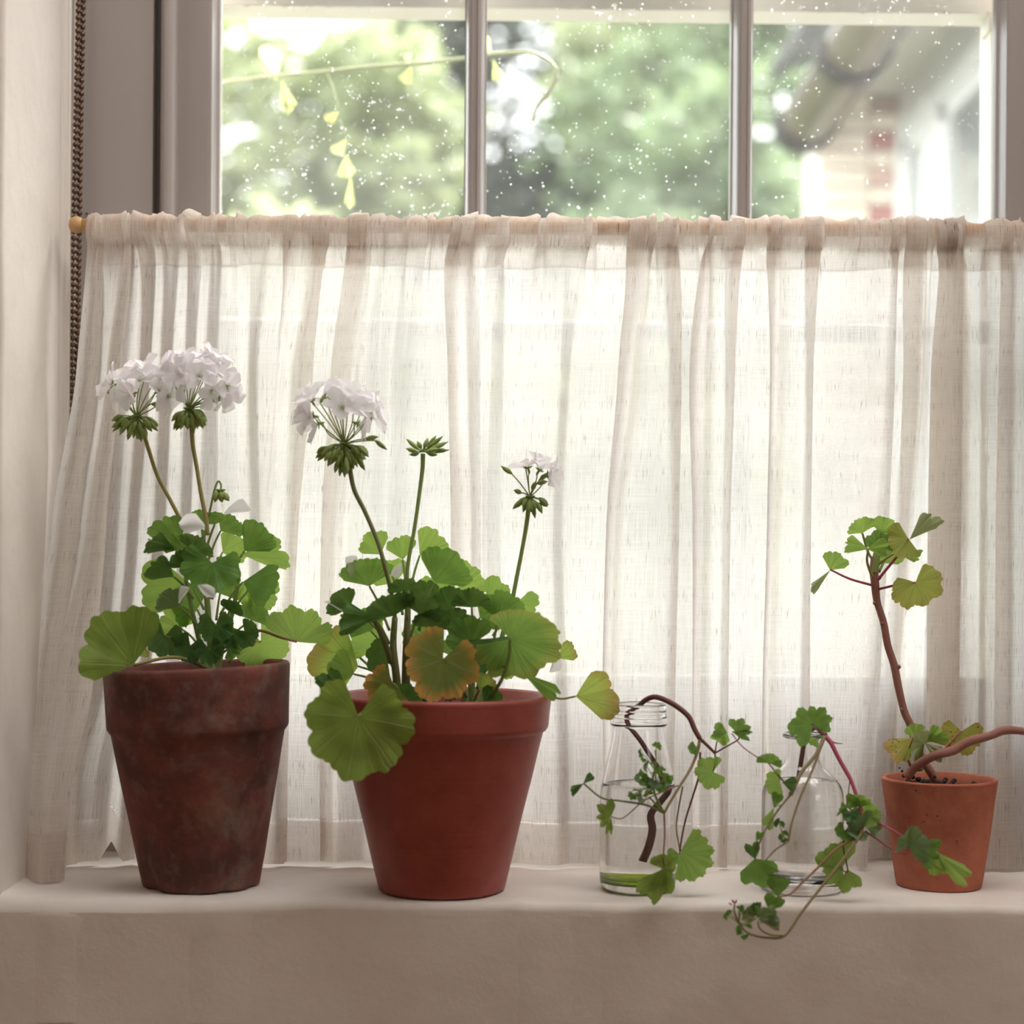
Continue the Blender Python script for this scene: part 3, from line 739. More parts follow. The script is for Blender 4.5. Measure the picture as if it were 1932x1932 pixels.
# ------------------------------------------------------------------ pots
def pot(root, name, cx, cy, h, rb, rt, rimh, riml, wall, mat, warp=None, rimout=0.0, taper=0.0, label=None):
    """thrown pot: base radius rb, rim radius rt, rim band height rimh (0 = plain lip)"""
    br = rb + (rt - riml - rb) * (h - rimh) / h if rimh else rt
    if rimh:
        prof = [(0, 0.004), (rb - 0.012, 0.003), (rb - 0.004, 0.0), (rb - 0.0008, 0.0015), (rb, 0.004)]
        prof += [(rb + (rt - riml - rb) * t, 0.004 + (h - rimh - 0.007) * t) for t in [k / 12 for k in range(1, 13)]]
        prof += [(rt - riml + 0.0008, h - rimh - 0.0018), (rt - taper - 0.0016, h - rimh - 0.0008), (rt - taper, h - rimh + 0.0016), (rt - taper * .8, h - rimh + 0.004)]
        prof += [(rt - taper * (1 - t), h - rimh + rimh * t * .93) for t in (0.3, 0.5, 0.75, 0.92)] + [(rt, h - 0.003), (rt - 0.0012, h - 0.0007), (rt - 0.003, h), (rt - wall * .7, h - 0.0003), (rt - wall, h - 0.002)]
    else:
        prof = [(0, 0.003), (rb - 0.008, 0.002), (rb - 0.003, 0.0), (rb - 0.0006, 0.0012), (rb, 0.0035)]
        prof += [(rb + (rt - rb) * (t ** 0.92), 0.0035 + (h - 0.0055) * t) for t in [k / 16 for k in range(1, 17)]]
        prof += [(rt + 0.0002, h - 0.0012), (rt - 0.001, h - 0.0002), (rt - wall * .6, h), (rt - wall, h - 0.0012)]
    prof += [(rt - wall - (rt - rb) * t, h - 0.002 - (h - 0.012) * t) for t in (0.1, 0.3, 0.6, 1.0)] + [(0, 0.008)]
    v, f = lathe(prof, 0, 0, 0, 112)
    out = []
    for q in v:
        k = 1 + noise.noise(q * 26) * 0.006 + noise.noise(q * 9) * 0.008
        q2 = Vector((q.x * k, q.y * k, q.z))
        out.append(warp(q2, h) if warp else q2)
    o = mesh(name, [q + Vector((cx, cy, 0.9)) for q in out], f, mat); return adopt(o, root)
def soil(root, cx, cy, z, r, mat=None, amp=0.004, roots=0, warp=None):
    v = []; f = []; nr, ns = 9, 48; rg = random.Random(3)
    for i in range(nr + 1):
        for k in range(ns):
            a = 2 * pi * k / ns; q = Vector((r * i / nr * cos(a), r * i / nr * sin(a), 0))
            q.z = z + noise.noise(q * 120) * amp + noise.noise(q * 40) * amp * 1.3; v.append(q)
    f = [(i * ns + k, i * ns + (k + 1) % ns, (i + 1) * ns + (k + 1) % ns, (i + 1) * ns + k) for i in range(nr) for k in range(ns)]
    o = mesh('soil', [q + Vector((cx, cy, 0.9)) for q in v], f, MT['soil']); adopt(o, root)
    cr = MB()
    for i in range(70):
        a = rg.uniform(0, 2 * pi); rr = r * math.sqrt(rg.random()) * .96; s = rg.uniform(.0009, .0028)
        c = Vector((cx + rr * cos(a), cy + rr * sin(a), 0.9 + z + s * .8 + amp * .5))
        vv_, ff = lathe([(0, -s), (s * .8, -s * .5), (s, 0), (s * .7, s * .6), (0, s)], 0, 0, 0, 6)
        cr.add([q * (1 + noise.noise(q * 900 + c) * .5) + c for q in vv_], ff)
    cr.obj('soil_crumbs', MT['soil'], root)['kind'] = 'stuff'
    if roots:
        rt = MB()
        for i in range(roots):
            a = rg.uniform(-1.2, 0.9); rr = r * rg.uniform(.45, .95); c = Vector((cx + rr * cos(a), cy + rr * sin(a), 0.9 + z + .002))
            pts = [c]
            for k in range(4): pts.append(pts[-1] + Vector((rg.uniform(-.006, .006), rg.uniform(-.006, .006), rg.uniform(-.002, .0035))))
            rt.tube(crom(pts, 4), 0.00028, 5)
        rt.obj('rootlets', MT['root'], root)['kind'] = 'stuff'

# ------------------------------------------------------------------ leaves
def leaf_mesh(r, span=150, lobes=7, depth=.12, teeth=.055, cup=0.0, fold=0.0, pleat=.09, wav=.10, curl=0.0, seed=0, ivy=False, name='leaf', mat=None, nphi=None):
    """kidney-shaped, scalloped blade; petiole joint at the origin, tip along +x, upper face +z"""
    sp = R(span); nphi = nphi or max(30, int(span * .8)); nr = 7
    rg = random.Random(seed); ph0 = rg.uniform(-.12, .12)
    kk = (lobes / 2) * 150 / max(span, 1) if False else lobes * pi / (2 * sp) * 1.0
    v = [Vector((0, 0, 0))]; rho = [0.0]; phi = [0.0]; nv = []
    amp = [1 + rg.uniform(-.07, .07) for _ in range(24)]
    for i in range(1, nr + 1):
        t = i / nr
        for j in range(nphi + 1):
            a = -sp + 2 * sp * j / nphi
            s = abs(sin(kk * (a + sp)))                     # lobes between the notches
            li = int((a + sp) * kk / pi)
            if ivy: lob = 1 - depth + depth * (1 - abs(((a + sp) * kk / pi) % 1 - .5) * 2) ** .85
            else: lob = 1 - depth + depth * s ** .7
            tt = abs(sin(kk * 3.1 * (a + sp) + seed + 1.3 * sin(a * 2.3 + seed))); th = 1 - teeth + teeth * tt ** .8 + .05 * noise.noise(Vector((a * 4, seed * 1.7, 2)))
            base = (1.0 - .14 * (1 - cos(a * .9))) * amp[li % 24]
            k = 1 + (lob * th - 1) * t ** 3
            rr = r * base * t * k
            edge = (1 - math.exp(-((sp - abs(a)) / .12) ** 2 * 1.5)) if span < 80 else 1
            rr *= (1 - .12 * (1 - edge) * t)
            x = rr * cos(a); y = rr * sin(a)
            z = cup * rr * t + fold * abs(y) + pleat * rr * t * cos(2 * kk * (a + sp)) * -.6
            z += pleat * .15 * rr * t * t * cos(7 * kk * (a + sp))
            z += wav * r * t * t * noise.noise(Vector((cos(a) * 1.6 + seed, sin(a) * 1.6, t * .6))) * 2
            z -= curl * r * t * t * t
            v.append(Vector((x, y, z))); rho.append(t); phi.append(a + sp + pi / (2 * kk) if kk else a)
    phi[0] = 0
    f = [(0, 1 + j, 2 + j) for j in range(nphi)]
    for i in range(nr - 1):
        o_ = 1 + i * (nphi + 1); p_ = o_ + nphi + 1
        f += [(o_ + j, p_ + j, p_ + j + 1, o_ + j + 1) for j in range(nphi)]
    return mesh(name, v, f, mat, attrs=dict(rho=rho, phi=phi, nv=[kk] * len(v)))
def orient(o, pos, ang, pitch=0, roll=0):
    """ang: direction of the tip in the picture (deg, 90 = up); pitch: tip leaning to the viewer; roll: about the tip axis"""
    a, p, q = R(ang), R(pitch), R(roll)
    ex = Vector((cos(a), 0, sin(a))); c = Vector((0, -1, 0))
    e1 = ex * cos(p) + c * sin(p); n = c * cos(p) - ex * sin(p)
    side = n.cross(e1)
    n2 = n * cos(q) + side * sin(q); s2 = n2.cross(e1)
    m = Matrix((e1, s2, n2)).transposed()
    o.rotation_euler = m.to_euler(); o.location = pos
LABELS = {}
def leaf(root, px, py, d, rpx, ang, span=150, mat='mid', pitch=0, roll=0, stem=None, sm='green', srad=.0011, ivy=False, lobes=None, seed=None, label=None, **kw):
    global LS; LS += 1
    s = seed if seed is not None else LS
    r = rpx * d / F
    lobes = lobes or max(2, round(7 * span / 150))
    kw.setdefault('cup', .10)
    o = leaf_mesh(r, span, lobes, ivy=ivy, seed=s, mat=LEAF[mat], **kw)
    pos = P(px, py, d); orient(o, pos, ang, pitch, roll)
    o.parent = root; o.location = pos - root.location
    if label: o['label'] = label
    if stem:
        pts = [P(*q) for q in stem] + [pos]
        if len(pts) == 2:
            m_ = pts[0].lerp(pts[1], .55); m_.z += (pts[1] - pts[0]).length * .06; pts.insert(1, m_)
        v, f = tube_geo(crom(pts, 6), [srad * 1.25, srad * .85], 6)
        p = mesh('petiole', v, f, STEM[sm]); adopt(p, root)
    return o
LS = 0
def stem(root, pts, rad, sm, name='stem', n=7, sides=10):
    v, f = tube_geo(crom([P(*q) for q in pts], n), rad, sides)
    o = mesh(name, v, f, STEM[sm]); return adopt(o, root)

# ------------------------------------------------------------------ flowers
def petal_geo(L, w, bend=.25, cupw=.2, seed=0):
    nu, nw = 7, 6; v = []; rho = []
    rg = random.Random(seed); tw = rg.uniform(-.25, .25); bend += rg.uniform(-.15, .2)
    for i in range(nu + 1):
        t = i / nu; wd = w * (0.12 + .88 * sin(min(1, t * 1.02) * pi * .62) ** 1.2) * (1 if t < .82 else math.sqrt(max(0.02, 1 - ((t - .82) / .185) ** 2)))
        for j in range(nw + 1):
            s = j / nw * 2 - 1
            z = bend * L * t * t * -1 + cupw * wd * s * s + .07 * L * noise.noise(Vector((t * 2.4 + seed, s * 1.4, seed * .7)))
            v.append(Vector((L * t, wd * s * .5, z + tw * wd * s * .5))); rho.append(t)
    f = [(i * (nw + 1) + j, i * (nw + 1) + j + 1, (i + 1) * (nw + 1) + j + 1, (i + 1) * (nw + 1) + j) for i in range(nu) for j in range(nw)]
    return v, f, rho
def bud_geo(p, dirv, L, r):
    dirv = dirv.normalized(); pts = [p, p + dirv * L * .3, p + dirv * L * .65, p + dirv * L]
    ps = crom(pts, 2); v, f = tube_geo(ps, [r * .35, r * 1.0, r * .9, r * .1], 6)
    return v, f
def basis(n):
    n = n.normalized(); a = n.orthogonal().normalized(); return n, a, n.cross(a)
def flower(parent_root, head, base, axis, size, seed, open_=.9, npet=5):
    """five petals, green calyx and pedicel; petals open around the axis"""
    rg = random.Random(seed); n, a, b = basis(axis)
    V = []; Fc = []; rho = []; rot = rg.uniform(0, 6)
    for k in range(npet):
        th = rot + 2 * pi * k / npet + rg.uniform(-.14, .14); el = open_ + rg.uniform(-.22, .22)
        rad = a * cos(th) + b * sin(th)
        ex = rad * sin(el) + n * cos(el); ez = n * sin(el) - rad * cos(el); ey = ez.cross(ex)
        pv, pf, pr = petal_geo(size * rg.uniform(.88, 1.08), size * rg.uniform(.62, .8), rg.uniform(.0, .3), rg.uniform(.1, .4), seed * 10 + k)
        m = len(V); V += [base + ex * q.x + ey * q.y + ez * q.z for q in pv]; Fc += [tuple(i + m for i in t) for t in pf]; rho += pr
    o = mesh('flower', V, Fc, MT['petal'], attrs=dict(rho=rho)); adopt(o, parent_root)
    mb_ = MB()
    for k in range(5):
        th = rot + .6 + 2 * pi * k / 5; rad = a * cos(th) + b * sin(th)
        v, f = bud_geo(base - n * .001, rad * .75 - n * .25 + n * .5, .0052, .0007); mb_.add(v, f)
    v, f = bud_geo(base - n * .006, n, .0075, .0012); mb_.add(v, f)
    p0 = head; mid_ = p0.lerp(base, .5) + n * .002
    v, f = tube_geo(crom([p0, mid_, base - n * .004], 4), .00055, 5); mb_.add(v, f)
    c = mb_.obj('calyx', STEM['bud'], None, True); adopt(c, parent_root)
def umbel(root, hub, flowers, buds, size=.0145, d=1.62, seed=1, budspread=(150, 250), blen=(.007, .011), upbuds=()):
    """hub (px,py,d); flowers: (px,py,dd,axis angle in picture, lean to viewer)"""
    rg = random.Random(seed); H = P(*hub)
    head = empty('flower_head', H - root.location); head.parent = root
    for i, (px, py, dd, ang, lean) in enumerate(flowers):
        b = P(px, py, hub[2] + dd); a, l = R(ang), R(lean)
        flower(head, H, b, Vector((cos(a) * cos(l), -sin(l), sin(a) * cos(l))), size * 1.22 * rg.uniform(.9, 1.1), seed * 31 + i, rg.uniform(.95, 1.3))
    n, lo, hi = buds; mb_ = MB()
    for i in range(n):
        ang = R(rg.uniform(*budspread)); az = rg.uniform(-1, 1)
        dirv = Vector((cos(ang), az * .8, sin(ang))).normalized(); L = rg.uniform(lo, hi) * 1.35 * d / F
        p1 = H + dirv * L * .45 + Vector((0, 0, .0015)); dr = (dirv + Vector((0, 0, -.45))).normalized()
        v, f = tube_geo([H, p1], .0005, 5); mb_.add(v, f)
        v, f = bud_geo(p1, dr, rg.uniform(*blen) * 1.25, rg.uniform(.0020, .0028)); mb_.add(v, f)
    for px, py, dd, ang, L in upbuds:
        p1 = P(px, py, hub[2] + dd); a = R(ang); dr = Vector((cos(a), rg.uniform(-.2, .2), sin(a)))
        v, f = tube_geo(crom([H, H.lerp(p1, .5) + Vector((0, 0, .001)), p1], 3), .0006, 5); mb_.add(v, f)
        v, f = bud_geo(p1, dr, L * d / F, .0023); mb_.add(v, f)
    for i in range(7):
        a = 2 * pi * i / 7; v, f = bud_geo(H, Vector((cos(a), sin(a), .2)), .005, .0012); mb_.add(v, f)
    o = mb_.obj('bud_cluster', STEM['bud'], None, True); adopt(o, head)
    return head
def fallen(px, py, d, ang, pitch, roll, size, label, seed):
    v, f, rho = petal_geo(size * d / F, size * d / F * .62, .1, .5, seed)
    o = mesh('fallen_petal', v, f, MT['petal'], attrs=dict(rho=[.6] * len(v)))
    orient(o, P(px, py, d), ang, pitch, roll); tag(o, label, 'petal', 'wilted petals dropped on the geranium leaves')

# ================================================================== left plant
D1 = 1.620
c1 = P(380, 1668, D1); X1 = c1.x
g1 = empty('potted_geranium', (X1, D1, 0.9), 'white geranium with two flower heads in a tall weathered dark terracotta pot', 'potted plant')
def w1(q, h):
    t = q.z / h
    q = Vector((q.x - .0055 * t, q.y, q.z + .050 * q.x * t * t + .004 * t * t * 0))
    if t < .08:      # chipped, worn foot
        a = math.atan2(q.y, q.x); c_ = max(0, noise.noise(Vector((cos(a) * 2.2, sin(a) * 2.2, 3)))) * .02 + max(0, cos(a + .9)) ** 6 * .003
        q.x -= cos(a) * c_ * (1 - t / .08) ** .5; q.y -= sin(a) * c_ * (1 - t / .08) ** .5
    return q
H1 = .9 + 0; h1 = P(367, 1254, D1).z - .9
pot(g1, 'pot', X1, D1, h1, .0530, .0828, .0575, .0058, .0075, MT['pot1'], w1, taper=.0025)
soil(g1, X1 - .004, D1, h1 - .016, .070)
# crack line chip on the foot
L = lambda *a, **k: leaf(g1, *a, **k)
base1 = (402, 1236, 1.63)
stem(g1, [(400, 1275, 1.63), (398, 1235, 1.63), (392, 1150, 1.625), (386, 1060, 1.625), (384, 1000, 1.625)], [.0034, .0028, .0016], 'green')
stem(g1, [(392, 1275, 1.62), (380, 1225, 1.62), (362, 1150, 1.615), (350, 1090, 1.615)], [.0026, .0018], 'green')
stem(g1, [(410, 1275, 1.64), (420, 1220, 1.64), (440, 1150, 1.64), (450, 1090, 1.64)], [.0026, .0018], 'green')
L(251, 1255, 1.575, 112, 128, 74, 'olive', pitch=5, roll=-12, fold=.10, cup=.10, pleat=0.15, stem=[(395, 1262, 1.62), (330, 1240, 1.59)], sm='olive', srad=.0016, label='large olive green leaf hanging over the left rim')
L(560, 1211, 1.60, 70, 78, 86, 'light', pitch=-25, cup=.32, pleat=0.14, fold=.1, stem=[(430, 1215, 1.62), (484, 1190, 1.61), (530, 1203, 1.60)], sm='red', srad=.0013, label='pale green cupped leaf reaching right on a red stalk')
L(492, 1210, 1.675, 62, 300, 150, 'light', pitch=0, roll=10, stem=[(430, 1230, 1.64)], srad=.001)
L(339, 1026, 1.62, 66, 122, 52, 'mid', pitch=10, roll=20, cup=.2, pleat=0.14, stem=[(385, 1090, 1.625)])
L(380, 994, 1.64, 36, 98, 62, 'mid', pitch=20, cup=.2, pleat=0.17, stem=[(385, 1040, 1.63)])
L(416, 1002, 1.64, 50, 30, 55, 'mid', pitch=25, roll=-30, cup=.1, pleat=0.17, stem=[(392, 1060, 1.63)])
L(461, 1040, 1.63, 68, 46, 48, 'mid', pitch=5, roll=-18, cup=.12, pleat=0.17, stem=[(405, 1110, 1.63), (440, 1070, 1.63)])
L(458, 1047, 1.645, 84, 8, 36, 'light', pitch=-5, roll=-30, cup=.1, pleat=0.17, stem=[(415, 1100, 1.64)])
L(330, 1037, 1.60, 64, 158, 34, 'dark', pitch=30, roll=35, cup=.2, pleat=0.20, stem=[(370, 1075, 1.61)])
L(328, 1088, 1.60, 56, 148, 42, 'dark', pitch=20, roll=20, cup=.2, pleat=0.20, wav=.1, stem=[(365, 1130, 1.61)])
L(356, 1100, 1.645, 90, 184, 46, 'light', pitch=0, roll=10, cup=.1, pleat=0.14, stem=[(385, 1150, 1.635)])
L(400, 1062, 1.585, 66, 262, 128, 'mid', pitch=15, roll=0, cup=.14, pleat=0.08, stem=[(395, 1130, 1.60), (398, 1085, 1.595)], label='broad mid green leaf facing the room')
L(458, 1098, 1.63, 76, 352, 46, 'mid', pitch=15, roll=20, cup=.15, pleat=0.17, stem=[(415, 1160, 1.63)])
L(470, 1112, 1.65, 58, 330, 60, 'light', pitch=0, roll=0, stem=[(430, 1170, 1.64)])
L(339, 1146, 1.60, 50, 128, 58, 'blue', pitch=25, roll=10, cup=.2, pleat=0.20, stem=[(380, 1190, 1.61)])
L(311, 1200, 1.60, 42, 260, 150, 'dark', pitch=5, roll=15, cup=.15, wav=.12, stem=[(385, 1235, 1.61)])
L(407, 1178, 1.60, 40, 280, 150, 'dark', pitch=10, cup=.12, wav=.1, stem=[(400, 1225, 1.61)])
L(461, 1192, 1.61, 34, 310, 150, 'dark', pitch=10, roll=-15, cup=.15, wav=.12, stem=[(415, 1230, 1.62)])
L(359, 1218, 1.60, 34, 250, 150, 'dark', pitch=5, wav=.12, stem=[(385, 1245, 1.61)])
L(359, 1071, 1.60, 44, 112, 66, 'dark', pitch=25, cup=.2, pleat=0.17, stem=[(385, 1120, 1.61)])
L(366, 1040, 1.60, 48, 60, 78, 'dark', pitch=35, cup=.2, pleat=0.17, stem=[(388, 1090, 1.61)])
L(345, 1036, 1.605, 42, 110, 80, 'mid', pitch=30, cup=.2, pleat=0.17, stem=[(380, 1090, 1.61)])
L(420, 1042, 1.66, 46, 30, 66, 'light', pitch=0, cup=.1, pleat=0.14, stem=[(400, 1090, 1.645)])
L(448, 1130, 1.65, 32, 20, 70, 'light', stem=[(425, 1170, 1.645)])
L(433, 1155, 1.63, 28, 60, 80, 'dark', pitch=15, stem=[(415, 1190, 1.63)])
L(415, 1120, 1.655, 48, 70, 90, 'mid', stem=[(408, 1170, 1.645)])
L(372, 1150, 1.65, 52, 150, 90, 'mid', stem=[(392, 1200, 1.64)])
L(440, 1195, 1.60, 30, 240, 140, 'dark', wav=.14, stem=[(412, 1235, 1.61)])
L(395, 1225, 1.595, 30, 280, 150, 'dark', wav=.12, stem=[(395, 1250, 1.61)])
L(430, 1225, 1.60, 26, 30, 140, 'mid', wav=.12, stem=[(405, 1250, 1.61)])
L(475, 1170, 1.655, 40, 70, 90, 'mid', wav=.1, stem=[(420, 1220, 1.64)])
L(340, 1185, 1.65, 44, 120, 100, 'light', stem=[(385, 1230, 1.63)])
L(405, 990, 1.62, 34, 100, 70, 'mid', pitch=35, cup=.2, stem=[(388, 1040, 1.62)])
L(425, 1085, 1.60, 40, 40, 80, 'mid', pitch=30, cup=.18, stem=[(400, 1130, 1.61)])
L(470, 1215, 1.63, 22, 100, 90, 'brown', wav=.3, stem=[(430, 1250, 1.63)])
L(262, 1238, 1.64, 20, 60, 70, 'brown', wav=.3)
# flower stalks and heads
stem(g1, [(352, 1000, 1.615), (343, 985, 1.61), (322, 945, 1.61), (298, 900, 1.61), (281, 850, 1.61), (268, 808, 1.61)], [.0020, .0017, .0020], 'olive', 'flower_stalk')
stem(g1, [(392, 1010, 1.60), (388, 975, 1.60), (379, 930, 1.60), (371, 880, 1.60), (364, 840, 1.60), (361, 795, 1.60)], [.0020, .0018, .0021], 'olive', 'flower_stalk')
stem(g1, [(390, 1010, 1.61), (394, 975, 1.61), (400, 945, 1.61), (406, 920, 1.61), (412, 908, 1.61), (417, 915, 1.61), (416, 927, 1.61)], [.0011, .0008], 'green', 'flower_stalk')
umbel(g1, (258, 786, 1.61), [(212, 724, -.008, 165, 10), (238, 716, .0, 120, 20), (262, 718, -.012, 95, 40), (292, 716, 0, 75, 25), (300, 738, -.014, 20, 25), (250, 742, -.016, 200, 50), (316, 712, .006, 50, 10), (275, 700, .004, 95, 0), (318, 748, -.010, -25, 15), (226, 736, .006, 185, 0)], (34, 24, 46), .0158, D1, 11, (185, 355), upbuds=[(226, 750, 0, 150, 24), (216, 744, 0, 155, 22), (236, 757, .004, 165, 20), (285, 762, 0, -5, 22)])
umbel(g1, (356, 772, 1.60), [(318, 700, 0, 150, 15), (340, 704, -.014, 130, 45), (366, 682, 0, 95, 10), (392, 690, -.006, 70, 20), (375, 712, -.016, 70, 55), (415, 706, -.004, 30, 20), (428, 728, -.010, -10, 30), (398, 736, -.014, -40, 35), (345, 722, -.014, 190, 40), (428, 745, .004, -50, 10), (405, 676, .006, 60, 0), (352, 690, .006, 110, 0)], (44, 24, 44), .0162, D1, 12, (195, 345), upbuds=[(398, 756, 0, 10, 24), (408, 752, 0, 25, 22), (412, 748, .004, -25, 22), (385, 752, 0, 30, 20)])
umbel(g1, (416, 926, 1.61), [], (11, 10, 16), .01, D1, 13, (200, 340), blen=(.006, .008))
fallen(338, 990, 1.575, 0, 40, 20, 60, 'wilted pinkish petal on the top leaves of the left geranium', 5)
fallen(424, 972, 1.60, 20, 10, 50, 50, 'narrow pale petal on the upper right leaf of the left geranium', 6)
fallen(338, 1138, 1.57, 55, 10, 40, 36, 'small folded petal stuck low in the left geranium, left of centre', 7)
fallen(374, 1104, 1.565, -30, 20, 20, 38, 'dull pink petal lying across the centre of the left geranium', 8)

# ================================================================== middle plant
D2 = 1.606
c2 = P(833, 1675, D2); X2 = c2.x
g2 = empty('potted_geranium', (X2, D2, 0.9), 'bushy white geranium in a wide smooth red terracotta pot, second pot from the left', 'potted plant')
h2 = P(835, 1309, D2).z - .9
pot(g2, 'pot', X2, D2, h2, .0570, .0965, .0305, .0070, .0075, MT['pot2'], lambda q, h: q, taper=.0028)
soil(g2, X2, D2, h2 - .013, .086, roots=40)
L = lambda *a, **k: leaf(g2, *a, **k)
stem(g2, [(752, 1340, 1.61), (748, 1280, 1.60), (742, 1220, 1.60), (745, 1165, 1.60)], [.0040, .0034, .0026], 'dk')
stem(g2, [(765, 1340, 1.62), (766, 1270, 1.61), (768, 1200, 1.60), (770, 1130, 1.60)], [.0042, .0038, .0024], 'dk')
stem(g2, [(738, 1250, 1.60), (728, 1218, 1.595), (705, 1165, 1.59)], [.0030, .0022], 'dk')
stem(g2, [(893, 1345, 1.59), (890, 1300, 1.59), (888, 1240, 1.585), (892, 1195, 1.585)], [.0038, .0032, .0022], 'green')
stem(g2, [(880, 1340, 1.63), (870, 1260, 1.63), (850, 1190, 1.63), (845, 1130, 1.63)], [.003, .002], 'dk')
stem(g2, [(900, 1340, 1.62), (925, 1270, 1.62), (945, 1210, 1.62), (960, 1150, 1.62)], [.003, .002], 'green')
L(962, 1206, 1.545, 100, -18, 148, 'redrim', pitch=-12, roll=-32, cup=.10, pleat=.07, stem=[(915, 1330, 1.59), (945, 1285, 1.56), (960, 1240, 1.55)], srad=.0014, label='large round veined leaf with reddish rim at the right of the bush')
L(836, 1243, 1.530, 84, 246, 158, 'yellow', pitch=6, roll=6, cup=.12, pleat=0.08, wav=.07, stem=[(880, 1315, 1.57), (852, 1262, 1.54)], srad=.0013, label='round leaf turning yellow and orange along its lower edge')
L(676, 1352, 1.505, 118, 263, 152, 'olive', pitch=4, roll=-4, cup=.10, pleat=.07, wav=.06, stem=[(760, 1322, 1.58), (712, 1326, 1.535)], sm='green', srad=.0018, seed=42, label='big dull green leaf hanging in front of the pot rim')
L(1086, 1314, 1.60, 80, 12, 52, 'brown', pitch=-5, roll=-10, cup=.18, fold=.2, pleat=0.14, wav=.1, stem=[(985, 1268, 1.59), (1030, 1306, 1.60), (1056, 1318, 1.60)], sm='olive', srad=.0011, label='yellow green leaf with crisp brown edge reaching towards the milk bottle')
L(985, 1268, 1.575, 88, -35, 16, 'mid', pitch=0, roll=-30, cup=.05, pleat=.05, teeth=.01, stem=[(915, 1245, 1.59)], sm='pink')
L(1052, 1242, 1.64, 42, 32, 40, 'brown', cup=.1, stem=[(960, 1270, 1.63)])
L(697, 1106, 1.60, 68, 100, 66, 'mid', pitch=18, cup=.2, pleat=0.17, stem=[(735, 1190, 1.60)])
L(718, 1046, 1.62, 48, 122, 56, 'light', pitch=10, cup=.15, pleat=0.17, stem=[(755, 1120, 1.61)])
L(760, 1056, 1.62, 50, 98, 50, 'light', pitch=10, cup=.15, pleat=0.17, stem=[(768, 1130, 1.61)])
L(792, 1048, 1.62, 62, 48, 46, 'light', pitch=10, roll=-10, cup=.12, pleat=0.17, stem=[(772, 1120, 1.61)])
L(820, 1100, 1.60, 76, 56, 62, 'mid', pitch=8, roll=-8, cup=.12, pleat=0.14, stem=[(790, 1190, 1.60), (806, 1130, 1.60)], label='fan shaped mid green leaf above the bush')
L(765, 1115, 1.58, 36, 100, 90, 'dark', pitch=35, cup=.15, wav=.1, stem=[(768, 1170, 1.59)])
L(866, 1112, 1.65, 58, 46, 58, 'light', pitch=0, cup=.1, pleat=0.17, stem=[(850, 1180, 1.64)])
L(890, 1146, 1.59, 46, 92, 84, 'dark', pitch=25, cup=.15, pleat=0.14, stem=[(892, 1205, 1.59)])
L(920, 1138, 1.64, 54, 38, 60, 'light', cup=.1, stem=[(905, 1200, 1.63)])
L(972, 1140, 1.64, 46, -6, 50, 'light', cup=.1, stem=[(930, 1200, 1.63)])
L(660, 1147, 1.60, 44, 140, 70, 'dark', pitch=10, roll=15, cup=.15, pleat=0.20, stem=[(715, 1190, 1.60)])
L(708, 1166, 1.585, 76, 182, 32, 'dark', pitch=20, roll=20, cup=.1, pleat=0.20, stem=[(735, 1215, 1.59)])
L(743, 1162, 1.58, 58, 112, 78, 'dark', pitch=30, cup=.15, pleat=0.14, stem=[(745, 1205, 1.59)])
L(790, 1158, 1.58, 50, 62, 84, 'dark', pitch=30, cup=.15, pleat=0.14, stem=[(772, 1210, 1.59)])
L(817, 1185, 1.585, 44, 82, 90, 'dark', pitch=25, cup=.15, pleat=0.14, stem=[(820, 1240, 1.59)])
L(718, 1218, 1.64, 62, 148, 64, 'light', cup=.1, pleat=0.14, stem=[(752, 1270, 1.63)])
L(676, 1257, 1.63, 92, 172, 66, 'brown', roll=8, cup=.1, pleat=0.14, stem=[(740, 1290, 1.62)], label='pale yellow green leaf lit from behind on the left')
L(668, 1272, 1.60, 56, 160, 58, 'light', cup=.1, pleat=0.14, stem=[(735, 1300, 1.61)])
L(662, 1330, 1.55, 82, 128, 24, 'dark', roll=20, cup=.1, pleat=0.11, stem=[(735, 1335, 1.58), (690, 1338, 1.56)])
L(742, 1290, 1.56, 56, 212, 100, 'yellow', roll=10, cup=.15, wav=.1, stem=[(760, 1320, 1.59)])
L(920, 1205, 1.57, 66, 275, 92, 'dark', pitch=10, cup=.1, pleat=0.11, stem=[(900, 1300, 1.59), (915, 1235, 1.58)])
L(890, 1216, 1.57, 58, 112, 78, 'mid', pitch=5, cup=.12, pleat=0.11, stem=[(890, 1300, 1.59)])
L(912, 1330, 1.575, 40, 35, 60, 'dark', cup=.1, stem=[(895, 1345, 1.59)])
L(905, 1300, 1.58, 36, 60, 60, 'brown', wav=.3, cup=.1, stem=[(890, 1335, 1.59)])
L(760, 1330, 1.58, 44, 75, 100, 'dark', cup=.1)
L(940, 1170, 1.60, 60, 60, 80, 'mid', pitch=10, cup=.1, pleat=0.14, stem=[(925, 1250, 1.61)])
L(905, 1165, 1.61, 52, 30, 70, 'mid', pitch=15, cup=.1, pleat=0.14, stem=[(895, 1230, 1.61)])
L(850, 1150, 1.60, 52, 120, 80, 'dark', pitch=20, cup=.12, pleat=0.14, stem=[(855, 1215, 1.61)])
L(860, 1190, 1.60, 48, 60, 90, 'dark', pitch=20, cup=.12, pleat=0.14, stem=[(865, 1250, 1.61)])
L(800, 1130, 1.61, 42, 80, 80, 'dark', pitch=20, cup=.12, stem=[(790, 1180, 1.61)])
L(700, 1190, 1.62, 46, 120, 80, 'mid', cup=.12, stem=[(735, 1240, 1.62)])
L(730, 1240, 1.61, 44, 190, 90, 'dark', cup=.12, stem=[(750, 1280, 1.61)])
